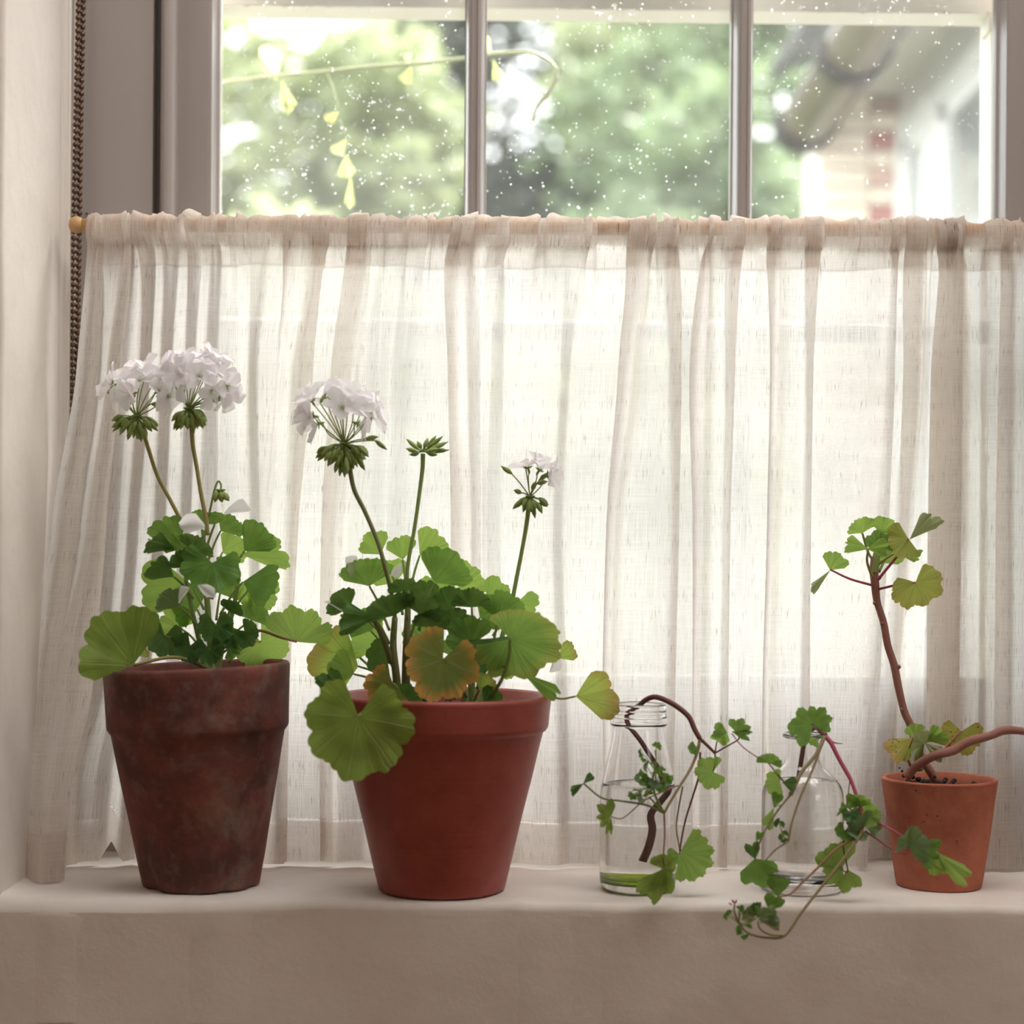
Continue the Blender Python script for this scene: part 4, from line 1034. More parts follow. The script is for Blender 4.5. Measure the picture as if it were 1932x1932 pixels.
L(860, 1240, 1.63, 46, 60, 100, 'mid', cup=.1, stem=[(870, 1290, 1.63)])
L(820, 1130, 1.645, 50, 60, 80, 'light', cup=.1, stem=[(830, 1190, 1.64)])
L(940, 1250, 1.64, 44, 20, 90, 'light', cup=.1, stem=[(920, 1300, 1.63)])
L(800, 1210, 1.65, 44, 150, 110, 'mid', cup=.1, stem=[(800, 1270, 1.64)])
L(745, 1100, 1.64, 50, 120, 70, 'light', cup=.1, pleat=0.14, stem=[(760, 1160, 1.63)])
L(640, 1215, 1.645, 30, 120, 70, 'light', cup=.1, stem=[(700, 1260, 1.64)])
# stalks and heads
stem(g2, [(745, 1165, 1.59), (739, 1123, 1.585), (725, 1064, 1.58), (711, 1018, 1.58), (687, 962, 1.58), (669, 926, 1.58), (661, 890, 1.58), (658, 862, 1.58)], [.0019, .0019, .0023], 'dk', 'flower_stalk')
stem(g2, [(770, 1130, 1.60), (769, 1071, 1.60), (782, 997, 1.60), (792, 926, 1.60), (797, 885, 1.60), (798, 856, 1.60)], [.0018, .0017, .0021], 'green', 'flower_stalk')
stem(g2, [(962, 1160, 1.61), (972, 1105, 1.61), (986, 1032, 1.61), (994, 985, 1.61), (999, 940, 1.61)], [.0020, .0018, .0022], 'green', 'flower_stalk')
umbel(g2, (650, 838, 1.58), [(574, 772, 0, 160, 0), (588, 756, -.006, 120, 20), (632, 738, .004, 95, -5), (658, 742, -.008, 75, 25), (672, 772, -.012, 40, 35), (690, 762, .004, 45, 5), (600, 800, 0, 195, 10), (700, 785, -.004, 5, 15), (676, 800, .006, -20, 0), (612, 752, .006, 120, 0), (645, 770, -.016, 90, 50), (705, 770, .008, 20, 0), (590, 785, -.01, 175, 30)], (64, 26, 66), .0158, D2, 21, (190, 350), blen=(.008, .012), upbuds=[(690, 828, 0, 10, 24), (708, 831, -.004, -38, 28), (604, 760, 0, 60, 22), (622, 755, .002, 90, 22), (645, 762, .004, 95, 20)])
umbel(g2, (798, 852, 1.60), [], (0, 1, 2), .01, D2, 22, upbuds=[(790, 848, 0, 140, 32), (787, 852, -.006, 165, 22), (806, 848, 0, 40, 40), (808, 850, -.006, 25, 42), (806, 846, .004, 55, 30), (812, 852, 0, 5, 36), (795, 846, .006, 120, 16), (804, 853, -.008, 15, 26), (790, 855, .004, 190, 18), (806, 855, .006, -10, 20), (800, 846, -.004, 70, 22)])
umbel(g2, (1000, 938, 1.61), [(996, 882, 0, 105, 0), (1018, 886, -.004, 60, 15), (1034, 896, -.004, 5, 15)], (16, 16, 34), .0150, D2, 23, (195, 350), upbuds=[(966, 894, 0, 145, 26), (1018, 905, 0, 35, 24), (1012, 912, -.004, 10, 22), (992, 884, 0, 90, 16), (1004, 925, 0, 70, 18), (984, 930, 0, 160, 16)])
fallen(664, 1088, 1.59, 80, 0, 30, 40, 'curled white petal on the top left leaf of the middle geranium', 15)
fallen(612, 1136, 1.60, -20, 0, 50, 42, 'papery petal sticking out at the far left of the middle geranium', 16)
fallen(756, 1062, 1.57, 240, 20, 30, 30, 'small petal caught between the top leaves of the middle geranium', 17)
fallen(1050, 1226, 1.60, 260, 0, 40, 44, 'thin whitish petal hanging behind the round right-hand leaf', 18)

# ================================================================== small pot
D3 = 1.640
c3 = P(1771, 1670, D3); X3 = c3.x
g3 = empty('potted_cutting', (X3, D3, 0.9), 'bare-stemmed geranium cutting with few leaves in a small orange terracotta pot', 'potted plant')
h3 = P(1771, 1467, D3).z - .9
pot(g3, 'pot', X3, D3, h3, .0385, .0518, 0, 0, .0050, MT['pot3'], lambda q, h: q)
soil(g3, X3, D3, h3 - .010, .0455, amp=.003)
cl = MB()
for i, (px, py, s) in enumerate([(1702, 1455, 3), (1712, 1462, 6), (1722, 1466, 5), (1697, 1449, 2), (1716, 1458, 4), (1705, 1464, 4), (1764, 1466, 3), (1730, 1470, 4), (1712, 1452, 2)]):
    p = P(px, py, 1.62 + .004 * (i % 3)); r_ = s * 1.62 / F
    v, f = lathe([(0, -r_), (r_ * .8, -r_ * .5), (r_, 0), (r_ * .7, r_ * .6), (0, r_)], 0, 0, 0, 7); cl.add([q + p for q in v], f)
cl.obj('soil_clods', MT['soil'], g3)['kind'] = 'stuff'
stem(g3, [(1766, 1474, 1.64), (1755, 1455, 1.638), (1744, 1438, 1.637), (1729, 1405, 1.637), (1717, 1367, 1.637), (1706, 1342, 1.637), (1696, 1301, 1.637), (1687, 1256, 1.637), (1675, 1218, 1.637), (1667, 1175, 1.637), (1655, 1136, 1.637), (1651, 1102, 1.637), (1649, 1076, 1.637), (1650, 1050, 1.637)], [.0040, .0040, .0037, .0036, .0036, .0034, .0036, .0034, .0034, .0032, .0038, .0042, .0034], 'brown', 'stem', 7, 12)
stem(g3, [(1712, 1466, 1.62), (1722, 1452, 1.617), (1741, 1437, 1.61), (1768, 1424, 1.60), (1798, 1416, 1.60), (1818, 1404, 1.60), (1834, 1397, 1.60), (1868, 1388, 1.60), (1896, 1378, 1.60), (1932, 1380, 1.60), (1975, 1392, 1.60)], [.0040, .0040, .0042, .0040, .0043, .0040, .0042, .0037, .0040, .0034, .003], 'brown', 'side_stem', 7, 12)
for px, py, dx in [(1666, 1176, -5), (1652, 1138, -6), (1693, 1258, 6), (1702, 1338, -4), (1656, 1090, 6)]:
    p = P(px, py, 1.637); v, f = lathe([(0, -.0022), (.0016, -.001), (.0019, .0006), (0, .0024)], 0, 0, 0, 8)
    o = mesh('node_scar', [q + p + Vector((dx * .0002, -.002, 0)) for q in v], f, STEM['brown']); adopt(o, g3)
stem(g3, [(1736, 1452, 1.625), (1730, 1430, 1.62), (1733, 1412, 1.62), (1742, 1398, 1.62)], [.0032, .0026, .0014], 'green', 'shoot')
stem(g3, [(1649, 1082, 1.636), (1652, 1060, 1.636), (1655, 1040, 1.636), (1660, 1026, 1.636)], [.0034, .0036, .0018], 'green', 'shoot')
L = lambda *a, **k: leaf(g3, *a, **k)
L(1627, 1006, 1.635, 38, 108, 72, 'light', pitch=25, cup=.25, pleat=0.20, stem=[(1650, 1062, 1.637), (1637, 1040, 1.637)])
L(1663, 1006, 1.64, 38, 68, 70, 'light', pitch=25, cup=.25, pleat=0.20, stem=[(1655, 1055, 1.637)])
L(1714, 1016, 1.62, 44, 215, 92, 'blush', pitch=0, roll=0, cup=.1, pleat=0.08, stem=[(1656, 1094, 1.63), (1696, 1045, 1.625)], sm='pink', label='yellowing leaf with a reddish flush at the top of the cutting')
L(1716, 1018, 1.622, 68, 46, 24, 'pale', pitch=5, roll=-20, cup=.1, pleat=0.17, label='greyish striped half of the folded top leaf')
L(1638, 1036, 1.62, 52, 168, 28, 'light', pitch=10, roll=25, cup=.1, pleat=0.20, stem=[(1646, 1090, 1.63), (1636, 1060, 1.625)], sm='olive')
L(1636, 1036, 1.62, 42, 8, 36, 'light', pitch=15, roll=-20, cup=.15, pleat=0.20)
L(1660, 1062, 1.655, 50, 55, 60, 'light', cup=.1, stem=[(1652, 1086, 1.645)])
L(1660, 1040, 1.645, 40, 100, 60, 'mid', cup=.15, stem=[(1654, 1070, 1.64)])
L(1680, 1040, 1.65, 34, 70, 80, 'mid', cup=.15, stem=[(1658, 1080, 1.64)])
L(1694, 1042, 1.63, 44, -14, 26, 'light', pitch=5, roll=25, cup=.1, pleat=0.20, stem=[(1656, 1066, 1.637)], sm='olive')
L(1567, 1075, 1.63, 58, 228, 12, 'pale', roll=20, cup=.05, pleat=0.14, stem=[(1645, 1104, 1.635), (1603, 1092, 1.635)], sm='pink', srad=.001)
L(1566, 1076, 1.632, 38, 64, 56, 'light', roll=-10, cup=.1, pleat=0.20)
L(1727, 1099, 1.625, 60, 300, 140, 'blush', pitch=-28, roll=-10, cup=.08, pleat=0.08, stem=[(1656, 1112, 1.635), (1695, 1103, 1.63)], sm='pink', srad=.001, label='kidney shaped yellow green leaf held out to the right')
L(1722, 1392, 1.60, 62, 215, 32, 'spot', roll=-15, cup=.1, pleat=0.14, fold=.1, stem=[(1722, 1455, 1.62), (1712, 1425, 1.61)], sm='red')
L(1724, 1388, 1.605, 50, 236, 26, 'brown', roll=10, cup=.1, pleat=0.14)
L(1742, 1404, 1.615, 34, 115, 100, 'pale', pitch=20, cup=.2, pleat=0.20, wav=.12, stem=[(1736, 1440, 1.62)])
L(1750, 1398, 1.61, 38, 35, 46, 'light', pitch=15, cup=.2, pleat=0.20, wav=.12)
L(1744, 1402, 1.605, 46, -36, 24, 'pale', cup=.1, pleat=0.20)
L(1728, 1392, 1.625, 30, 100, 60, 'light', cup=.1, pleat=0.20)
L(1814, 1380, 1.615, 46, 268, 132, 'spot', pitch=-10, roll=-12, cup=.1, pleat=0.08, fold=.1, stem=[(1748, 1440, 1.62), (1780, 1415, 1.615)], sm='pink', srad=.0009, label='yellowing leaf peppered with black spots')

# ================================================================== bottles
def bottle(root, cx, cy, outer, wall, basez, wl, tint=None):
    """outer: (r,z) from base centre up to the lip; inner wall follows inside; water overlaps the inner wall slightly"""
    op = smooth_prof(outer, 4)
    inner = []
    for i in range(len(op)):
        a = op[max(0, i - 1)]; b = op[min(len(op) - 1, i + 1)]; tx, tz = b[0] - a[0], b[1] - a[1]; l = math.hypot(tx, tz) or 1
        inner.append((op[i][0] - tz / l * wall, op[i][1] + tx / l * wall))
    top = op[-1][1]
    inn = [(r, z) for r, z in inner if z > basez and z < top - .001 and r > .002]
    ip = [(max(inn[0][0], 0) * .0, basez), (inn[0][0] * .6, basez + .0003)] + inn
    prof = op + [(op[-1][0] - wall * .5, top + .0005)] + ip[::-1]
    v, f = lathe(prof, cx, cy, .9, 96)
    o = mesh('glass_body', v, f, MT['glass']); adopt(o, root)
    wp = [(0, basez + .0002)] + [(r + .00025, z) for r, z in inn if z < wl - .0004]
    rw = next(r for r, z in inn if z >= wl - .0004)
    wp = [(0, basez - .0003), (wp[1][0] * .97, basez - .0002)] + wp[1:] + [(rw + .0002, wl + .0006), (rw - .0012, wl + .0001), (rw * .8, wl), (0, wl)]
    v, f = lathe(wp, cx, cy, .9, 96)
    o = mesh('water', v, f, MT['water']); adopt(o, root)
    return o
B1 = 1.612; p = P(1203, 1678, B1); XB1 = p.x
b1 = empty('milk_bottle', (XB1, B1, .9), 'small wide-mouthed glass milk bottle half full of water with a greenish bottom', 'bottle')
k = B1 / F
hb = P(1203, 1328, B1).z - .9
bottle(b1, XB1, B1, [(0, .0030), (.020, .0022), (.027, 0), (.0310, .0012), (.0335, .006), (.0343, .014), (.0343, .045), (.0343, .075), (.0335, .088), (.0305, .105), (.0268, .122), (.0242, .134), (.0232, .142), (.0233, .1455), (.0252, .147), (.0258, .150), (.0255, .1545), (.0240, .1562), (.0238, .158), (.0250, .160), (.0252, .163), (.0242, hb)], .0026, .0075, P(1203, 1479, B1).z - .9)
m_ = M('green_tinged_sediment'); gm = m_.surf(m_.n('BsdfGlass', Color=(0.72, 0.86, 0.25), IOR=1.36, Roughness=0.25))
v, f = lathe([(0, .0078), (.026, .0078), (.0295, .0095), (.0300, .0115), (.026, .0118), (0, .0116)], XB1, B1, .9, 64)
o = mesh('green_sediment', v, f, gm); adopt(o, b1)
B2 = 1.614; XB2 = P(1513, 1680, B2).x
b2 = empty('apothecary_bottle', (XB2, B2, .9), 'round-shouldered clear glass bottle with a narrow neck and flared lip, full of water', 'bottle')
hb2 = P(1513, 1388, B2).z - .9
bottle(b2, XB2, B2, [(0, .0035), (.022, .0028), (.0300, 0), (.0340, .0008), (.0362, .004), (.0364, .010), (.0364, .040), (.0364, .078), (.0360, .087), (.0335, .0945), (.0265, .1035), (.0190, .1105), (.0155, .1165), (.0148, .122), (.0148, hb2 - .006), (.0150, hb2 - .003), (.0178, hb2 - .001), (.0182, hb2 + .001), (.0168, hb2 + .0022)], .0024, .0105, P(1513, 1472, B2).z - .9)

# ================================================================== trailing cutting in the milk bottle
v1 = empty('trailing_cutting', P(1210, 1623, B1), 'thin purple-stemmed trailing cutting standing in the milk bottle, leaves dangling on its right', 'plant cutting')
stem(v1, [(1210, 1622, 1.612), (1219, 1593, 1.612), (1224, 1562, 1.612), (1222, 1534, 1.612), (1236, 1511, 1.612), (1250, 1488, 1.612), (1245, 1456, 1.612), (1224, 1422, 1.612), (1208, 1397, 1.612), (1187, 1369, 1.612), (1182, 1352, 1.612), (1192, 1340, 1.610), (1207, 1330, 1.606), (1219, 1320, 1.598), (1236, 1315, 1.590), (1258, 1322, 1.582), (1280, 1335, 1.578), (1300, 1353, 1.575), (1311, 1377, 1.572), (1320, 1393, 1.57)], [.0030, .0026, .0024, .0022, .0022, .0024, .0024, .0022], 'plum', 'main_stem', 6)
L = lambda *a, **k: leaf(v1, *a, **k)
stem(v1, [(1320, 1393, 1.57), (1333, 1405, 1.57), (1349, 1421, 1.57)], [.0016, .0012], 'plum', 'side_stem')
L(1389, 1382, 1.565, 34, 70, 62, 'mid', pitch=20, cup=.15, ivy=True, depth=.3, stem=[(1349, 1421, 1.57), (1375, 1406, 1.57), (1394, 1394, 1.57)], sm='plum', srad=.0007)
L(1373, 1383, 1.565, 38, 165, 40, 'mid', pitch=20, cup=.15, ivy=True, depth=.3)
L(1380, 1380, 1.566, 40, -12, 24, 'mid', pitch=10, cup=.1, ivy=True, depth=.3)
L(1353, 1398, 1.57, 18, 60, 100, 'light', cup=.2, wav=.2, stem=[(1349, 1420, 1.57)], sm='plum', srad=.0006)
L(1362, 1396, 1.572, 14, 20, 90, 'light', cup=.2, wav=.2)
L(1346, 1456, 1.565, 36, 195, 140, 'light', cup=.08, lobes=8, stem=[(1349, 1421, 1.57), (1349, 1438, 1.566)], sm='plum', srad=.0006, label='round pale green leaf right of the milk bottle')
stem(v1, [(1320, 1395, 1.57), (1316, 1418, 1.568), (1303, 1450, 1.562), (1284, 1481, 1.555), (1264, 1514, 1.55), (1253, 1534, 1.548)], [.0015, .0012, .0011], 'vine', 'side_stem')
L(1314, 1410, 1.565, 16, 200, 80, 'mid', wav=.2, stem=[(1320, 1400, 1.57)], srad=.0005)
L(1254, 1634, 1.535, 52, 262, 40, 'olive', cup=.08, ivy=True, depth=.2, stem=[(1253, 1534, 1.548), (1254, 1580, 1.54), (1251, 1620, 1.536)], sm='plum', srad=.0006, label='drooping olive leaf in front of the base of the milk bottle')
L(1250, 1640, 1.534, 68, 238, 34, 'olive', cup=.08, ivy=True, depth=.2)
L(1248, 1638, 1.536, 30, 70, 90, 'olive', cup=.08)
L(1238, 1650, 1.537, 32, -30, 60, 'olive', cup=.08)
L(1284, 1606, 1.575, 62, -22, 82, 'light', roll=10, cup=.08, lobes=7, pleat=0.11, stem=[(1321, 1419, 1.57), (1319, 1461, 1.57), (1306, 1506, 1.572), (1293, 1548, 1.574), (1284, 1595, 1.575)], sm='plum', srad=.0008, label='round light green leaf low on the right of the milk bottle')
L(1282, 1612, 1.58, 24, 200, 60, 'light', stem=[(1288, 1484, 1.56), (1280, 1528, 1.575), (1276, 1562, 1.578), (1282, 1600, 1.58)], sm='vine', srad=.0006)
stem(v1, [(1253, 1534, 1.548), (1219, 1519, 1.545), (1171, 1511, 1.545), (1135, 1505, 1.545), (1101, 1478, 1.545)], [.0010, .0008], 'dk', 'side_stem')
L(1101, 1478, 1.545, 32, 215, 26, 'dark', roll=25, pleat=0.17, wav=.12, cup=.05)
L(1100, 1479, 1.545, 28, 45, 26, 'dark', roll=25, pleat=0.17, wav=.12, cup=.05)
L(1153, 1541, 1.542, 36, 115, 48, 'olive', ivy=True, depth=.35, cup=.1, stem=[(1279, 1482, 1.553), (1247, 1495, 1.548), (1213, 1512, 1.544), (1176, 1543, 1.542)], sm='red', srad=.0006)
L(1152, 1540, 1.541, 30, 205, 44, 'olive', ivy=True, depth=.35, cup=.1)
L(1153, 1541, 1.543, 38, 262, 18, 'olive', ivy=True, depth=.3, cup=.05)
stem(v1, [(1252, 1534, 1.548), (1238, 1518, 1.546), (1226, 1505, 1.545)], .0009, 'green', 'side_stem')
stem(v1, [(1252, 1532, 1.548), (1236, 1500, 1.545), (1232, 1470, 1.545), (1238, 1440, 1.545), (1236, 1415, 1.545)], [.0011, .0006], 'green', 'side_stem')
rg = random.Random(4)
for px, py, r_, a in [(1210, 1420, 11, 200), (1214, 1430, 10, 250), (1238, 1410, 12, 60), (1221, 1446, 13, 150), (1213, 1456, 15, 240), (1207, 1468, 12, 180), (1222, 1468, 14, 200), (1237, 1474, 17, 240), (1252, 1470, 17, 20), (1238, 1460, 13, 80), (1262, 1467, 10, 30), (1246, 1484, 13, -60), (1228, 1478, 16, 200), (1216, 1476, 12, 210), (1196, 1498, 13, 240), (1200, 1492, 13, 60), (1211, 1502, 14, 200), (1222, 1500, 13, 100), (1214, 1510, 9, 200), (1234, 1446, 11, 40), (1245, 1455, 12, 100)]:
    L(px, py, 1.543 + rg.uniform(-.004, .004), r_, a, 100, rg.choice(['mid', 'blue', 'mid', 'dark']), pitch=rg.uniform(0, 50), roll=rg.uniform(-40, 40), wav=.25, cup=.2, depth=.3, nphi=18, stem=[(1238, 1485 if py > 1440 else 1455, 1.546)], srad=.0004)

# ================================================================== trailing cutting in the narrow bottle
v2 = empty('trailing_cutting', P(1508, 1470, B2), 'trailing cutting with green lobed leaves spilling from the narrow-necked bottle over the sill edge', 'plant cutting')
stem(v2, [(1505, 1475, 1.612), (1508.5, 1456, 1.612), (1515, 1413, 1.612), (1519, 1392, 1.612), (1526, 1380, 1.610), (1539, 1372, 1.600), (1548, 1378, 1.59), (1557, 1389, 1.585)], [.0020, .0022, .0022, .0026, .0028], 'plum', 'main_stem', 6)
stem(v2, [(1557, 1389, 1.585), (1568, 1402, 1.58), (1579, 1424, 1.575), (1592, 1448, 1.57), (1604, 1469, 1.565), (1613, 1492, 1.56), (1621, 1516, 1.555), (1628, 1545, 1.55)], [.0022, .0019, .0018, .0016, .0013], 'pink', 'side_stem', 6)
stem(v2, [(1555, 1390, 1.582), (1547, 1410, 1.575), (1538, 1426, 1.57), (1513, 1456, 1.562), (1502, 1478, 1.558), (1491, 1500, 1.556)], [.0020, .0017, .0015, .0020], 'vine', 'side_stem', 6)
stem(v2, [(1491, 1500, 1.556), (1469, 1527, 1.552), (1447, 1560, 1.548), (1435, 1585, 1.545), (1428, 1605, 1.544), (1424, 1618, 1.543)], [.0010, .0007], 'vine', 'side_stem', 6)
stem(v2, [(1553, 1392, 1.582), (1545, 1420, 1.572), (1533, 1452, 1.565), (1512, 1499, 1.556), (1496, 1545, 1.55), (1487, 1588, 1.545)], [.0012, .0009], 'vine', 'side_stem', 6)
stem(v2, [(1487, 1588, 1.545), (1462, 1604, 1.544), (1438, 1631, 1.543)], [.0009, .0006], 'vine', 'side_stem', 6)
stem(v2, [(1566, 1398, 1.58), (1578, 1402, 1.578), (1590, 1403, 1.576)], [.0009, .0003], 'pink', 'spur', 5)
L = lambda *a, **k: leaf(v2, *a, **k)
L(1533, 1366, 1.565, 42, 38, 75, 'mid', pitch=10, ivy=True, depth=.22, cup=.08, stem=[(1552, 1384, 1.58)], sm='red', srad=.0008, label='broad lobed leaf above the mouth of the narrow bottle')
L(1534, 1368, 1.566, 54, 185, 72, 'mid', pitch=10, ivy=True, depth=.22, cup=.08)
L(1540, 1392, 1.575, 18, 230, 60, 'light', stem=[(1556, 1390, 1.582)], srad=.0006)
L(1450, 1440, 1.555, 27, 80, 98, 'mid', pitch=25, cup=.15, stem=[(1494, 1492, 1.556), (1472, 1467, 1.555)], sm='plum', srad=.0007)
stem(v2, [(1450, 1440, 1.556), (1428, 1428, 1.556), (1400, 1408, 1.557), (1381, 1384, 1.56)], .0005, 'pink', 'tendril', 6)
L(1472, 1476, 1.555, 30, 185, 100, 'light', cup=.15, wav=.1)
L(1476, 1476, 1.553, 26, -8, 40, 'dark', cup=.1, stem=[(1494, 1494, 1.556)], srad=.0006)
L(1460, 1524, 1.55, 30, 72, 30, 'mid', roll=15, cup=.05, stem=[(1476, 1518, 1.553)], srad=.0005)
L(1460, 1524, 1.55, 42, 248, 22, 'light', roll=-15, cup=.05)
L(1424, 1620, 1.540, 54, 290, 66, 'mid', ivy=True, depth=.18, roll=-10, cup=.08, label='angular green leaf hanging left of the narrow bottle')
L(1425, 1622, 1.541, 40, 104, 36, 'dark', ivy=True, depth=.3, roll=10, cup=.08)
L(1426, 1586, 1.543, 20, 60, 30, 'mid', stem=[(1436, 1582, 1.545)], srad=.0005)
for px, py, r_, a in [(1472, 1556, 9, 30), (1470, 1553, 11, 160), (1476, 1578, 9, 200), (1480, 1575, 9, 60), (1478, 1583, 8, 300)]:
    L(px, py, 1.545, r_, a, 80, 'dark', wav=.3, nphi=16, stem=[(1484, 1587, 1.545), (1475, 1570, 1.545)], srad=.0004)
# knot of leaves right of the bottle
for px, py, r_, a, sp, mt in [(1600, 1524, 36, 178, 34, 'mid'), (1598, 1521, 28, 48, 50, 'mid'), (1628, 1534, 34, 15, 90, 'light'), (1622, 1522, 26, 100, 90, 'light'), (1604, 1533, 20, 250, 120, 'dark'), (1612, 1540, 24, 150, 110, 'blue'), (1630, 1562, 34, 170, 90, 'blue'), (1634, 1558, 30, 20, 80, 'blue'), (1618, 1566, 26, 250, 100, 'blue'), (1594, 1568, 22, 250, 150, 'mid'), (1640, 1540, 24, -40, 80, 'light')]:
    L(px, py, 1.552 + rg.uniform(-.006, .006), r_, a, sp, mt, pitch=rg.uniform(0, 40), roll=rg.uniform(-25, 25), wav=.15, cup=.15, stem=[(1624, 1548, 1.554)], srad=.0006)
stem(v2, [(1603, 1475, 1.565), (1600, 1500, 1.562), (1594, 1535, 1.558), (1590, 1556, 1.555)], .0005, 'red', 'side_stem', 5)
stem(v2, [(1626, 1560, 1.552), (1616, 1579, 1.55), (1579, 1601, 1.545), (1551, 1629, 1.54), (1512, 1667, 1.535), (1490, 1687, 1.532), (1466, 1692, 1.53)], [.0013, .0010, .0007], 'red', 'side_stem', 6)
L(1467, 1692, 1.53, 46, 88, 46, 'mid', roll=-10, ivy=True, depth=.15, cup=.08)
stem(v2, [(1627, 1565, 1.55), (1620, 1580, 1.547), (1591, 1621, 1.54), (1554, 1668, 1.532), (1512, 1722, 1.525), (1481, 1765, 1.522), (1447, 1769, 1.522), (1413, 1761, 1.522), (1398, 1746, 1.522), (1386, 1722, 1.522), (1386, 1706, 1.522)], [.0014, .0013, .0012, .0011, .0008, .0007], 'vine', 'side_stem', 6)
stem(v2, [(1481, 1765, 1.522), (1452, 1763, 1.520), (1434, 1752, 1.519), (1430, 1738, 1.519)], [.0010, .0007], 'vine', 'side_stem', 6)
L(1450, 1716, 1.525, 36, 62, 52, 'mid', ivy=True, depth=.2, cup=.1, stem=[(1436, 1742, 1.52)], srad=.0006)
for px, py, r_, a, sp, mt in [(1430, 1736, 46, 22, 34, 'blue'), (1428, 1732, 34, 60, 50, 'blue'), (1428, 1734, 34, 170, 34, 'pale'), (1426, 1728, 32, 120, 60, 'dark'), (1434, 1738, 40, -2, 26, 'pale')]:
    L(px, py, 1.518 + rg.uniform(-.003, .002), r_, a, sp, mt, pitch=20, roll=rg.uniform(-20, 20), wav=.2, pleat=0.17, cup=.15)
for px, py, r_, a in [(1372, 1728, 9, 180), (1378, 1724, 9, 140), (1394, 1717, 10, 45), (1398, 1713, 7, 20), (1398, 1754, 11, 200), (1404, 1764, 9, 290), (1396, 1760, 8, 150), (1408, 1742, 10, 70), (1412, 1750, 8, 60)]:
    L(px, py, 1.521, r_, a, 90, 'mid', wav=.3, cup=.2, nphi=16, stem=[(1394, 1742, 1.522)], srad=.0004)
mb_ = MB()
for px, py, a in [(1386, 1706, 100), (1388, 1704, 75), (1381, 1707, 150), (1384, 1703, 120)]:
    v, f = bud_geo(P(px, py, 1.522), Vector((cos(R(a)), 0, sin(R(a)))), .0035, .0007); mb_.add(v, f)
adopt(mb_.obj('pink_bud', STEM['pink'], None, True), v2)
L(1586, 1640, 1.56, 60, 112, 62, 'light', roll=-8, ivy=True, depth=.16, cup=.08, stem=[(1594, 1568, 1.556), (1591, 1597, 1.556), (1597, 1628, 1.555), (1599, 1645, 1.556)], sm='plum', srad=.0006, label='pale green leaf beside the lower right of the narrow bottle')
L(1588, 1634, 1.561, 42, 228, 54, 'light', ivy=True, depth=.16, cup=.08)
L(1598, 1640, 1.558, 44, 285, 46, 'light', ivy=True, depth=.16, cup=.08)
stem(v2, [(1640, 1545, 1.55), (1668, 1558, 1.54), (1692, 1571, 1.532), (1706, 1582, 1.53)], [.0010, .0007], 'pink', 'side_stem', 5)
L(1713, 1597, 1.528, 52, 20, 74, 'blue', pitch=35, roll=0, ivy=True, depth=.3, cup=.12, wav=.12, stem=[(1632, 1568, 1.55), (1671, 1594, 1.54), (1700, 1609, 1.53), (1712, 1610, 1.528)], sm='pink', srad=.0007, label='bluish green lobed leaf crossing in front of the small pot')
L(1716, 1594, 1.529, 40, 150, 60, 'blue', pitch=25, ivy=True, depth=.3, cup=.12, wav=.12)
L(1734, 1600, 1.527, 44, -22, 60, 'mid', pitch=15, ivy=True, depth=.25, cup=.12)
L(1767, 1608, 1.522, 80, -44, 20, 'light', roll=20, cup=.05, pleat=0.11, stem=[(1742, 1612, 1.527), (1768, 1636, 1.524), (1782, 1641, 1.522), (1778, 1630, 1.522)], sm='green', srad=.0007, label='narrow edge-on leaf end in front of the small pot')
L(1766, 1612, 1.524, 40, -78, 40, 'light', cup=.05, pleat=0.11)


# ------------------------------------------------------------------ garden
GZ = -0.25
o = mesh('lawn', [(-30, 2.2, GZ), (30, 2.2, GZ), (30, 60, GZ), (-30, 60, GZ)], [(0, 1, 2, 3)], mat_simple('pale_lawn', (0.05, 0.055, 0.045), 0.9, 0.25, 1.5), smooth=False); o['kind'] = 'structure'
o = MB().box(-4, 4, 1.95, 3.2, GZ - .1, GZ + .02).obj('terrace', mat_simple('pale_paving', (0.10, 0.098, 0.094), 0.8, 0.15, 5)); o['kind'] = 'structure'
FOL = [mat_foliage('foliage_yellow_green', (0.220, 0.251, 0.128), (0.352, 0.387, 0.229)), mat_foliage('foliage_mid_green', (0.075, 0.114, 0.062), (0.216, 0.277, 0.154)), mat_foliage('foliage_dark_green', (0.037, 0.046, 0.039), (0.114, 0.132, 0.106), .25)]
BARK = mat_simple('grey_bark', (0.16, 0.12, 0.09), 0.9, 0.3, 8)
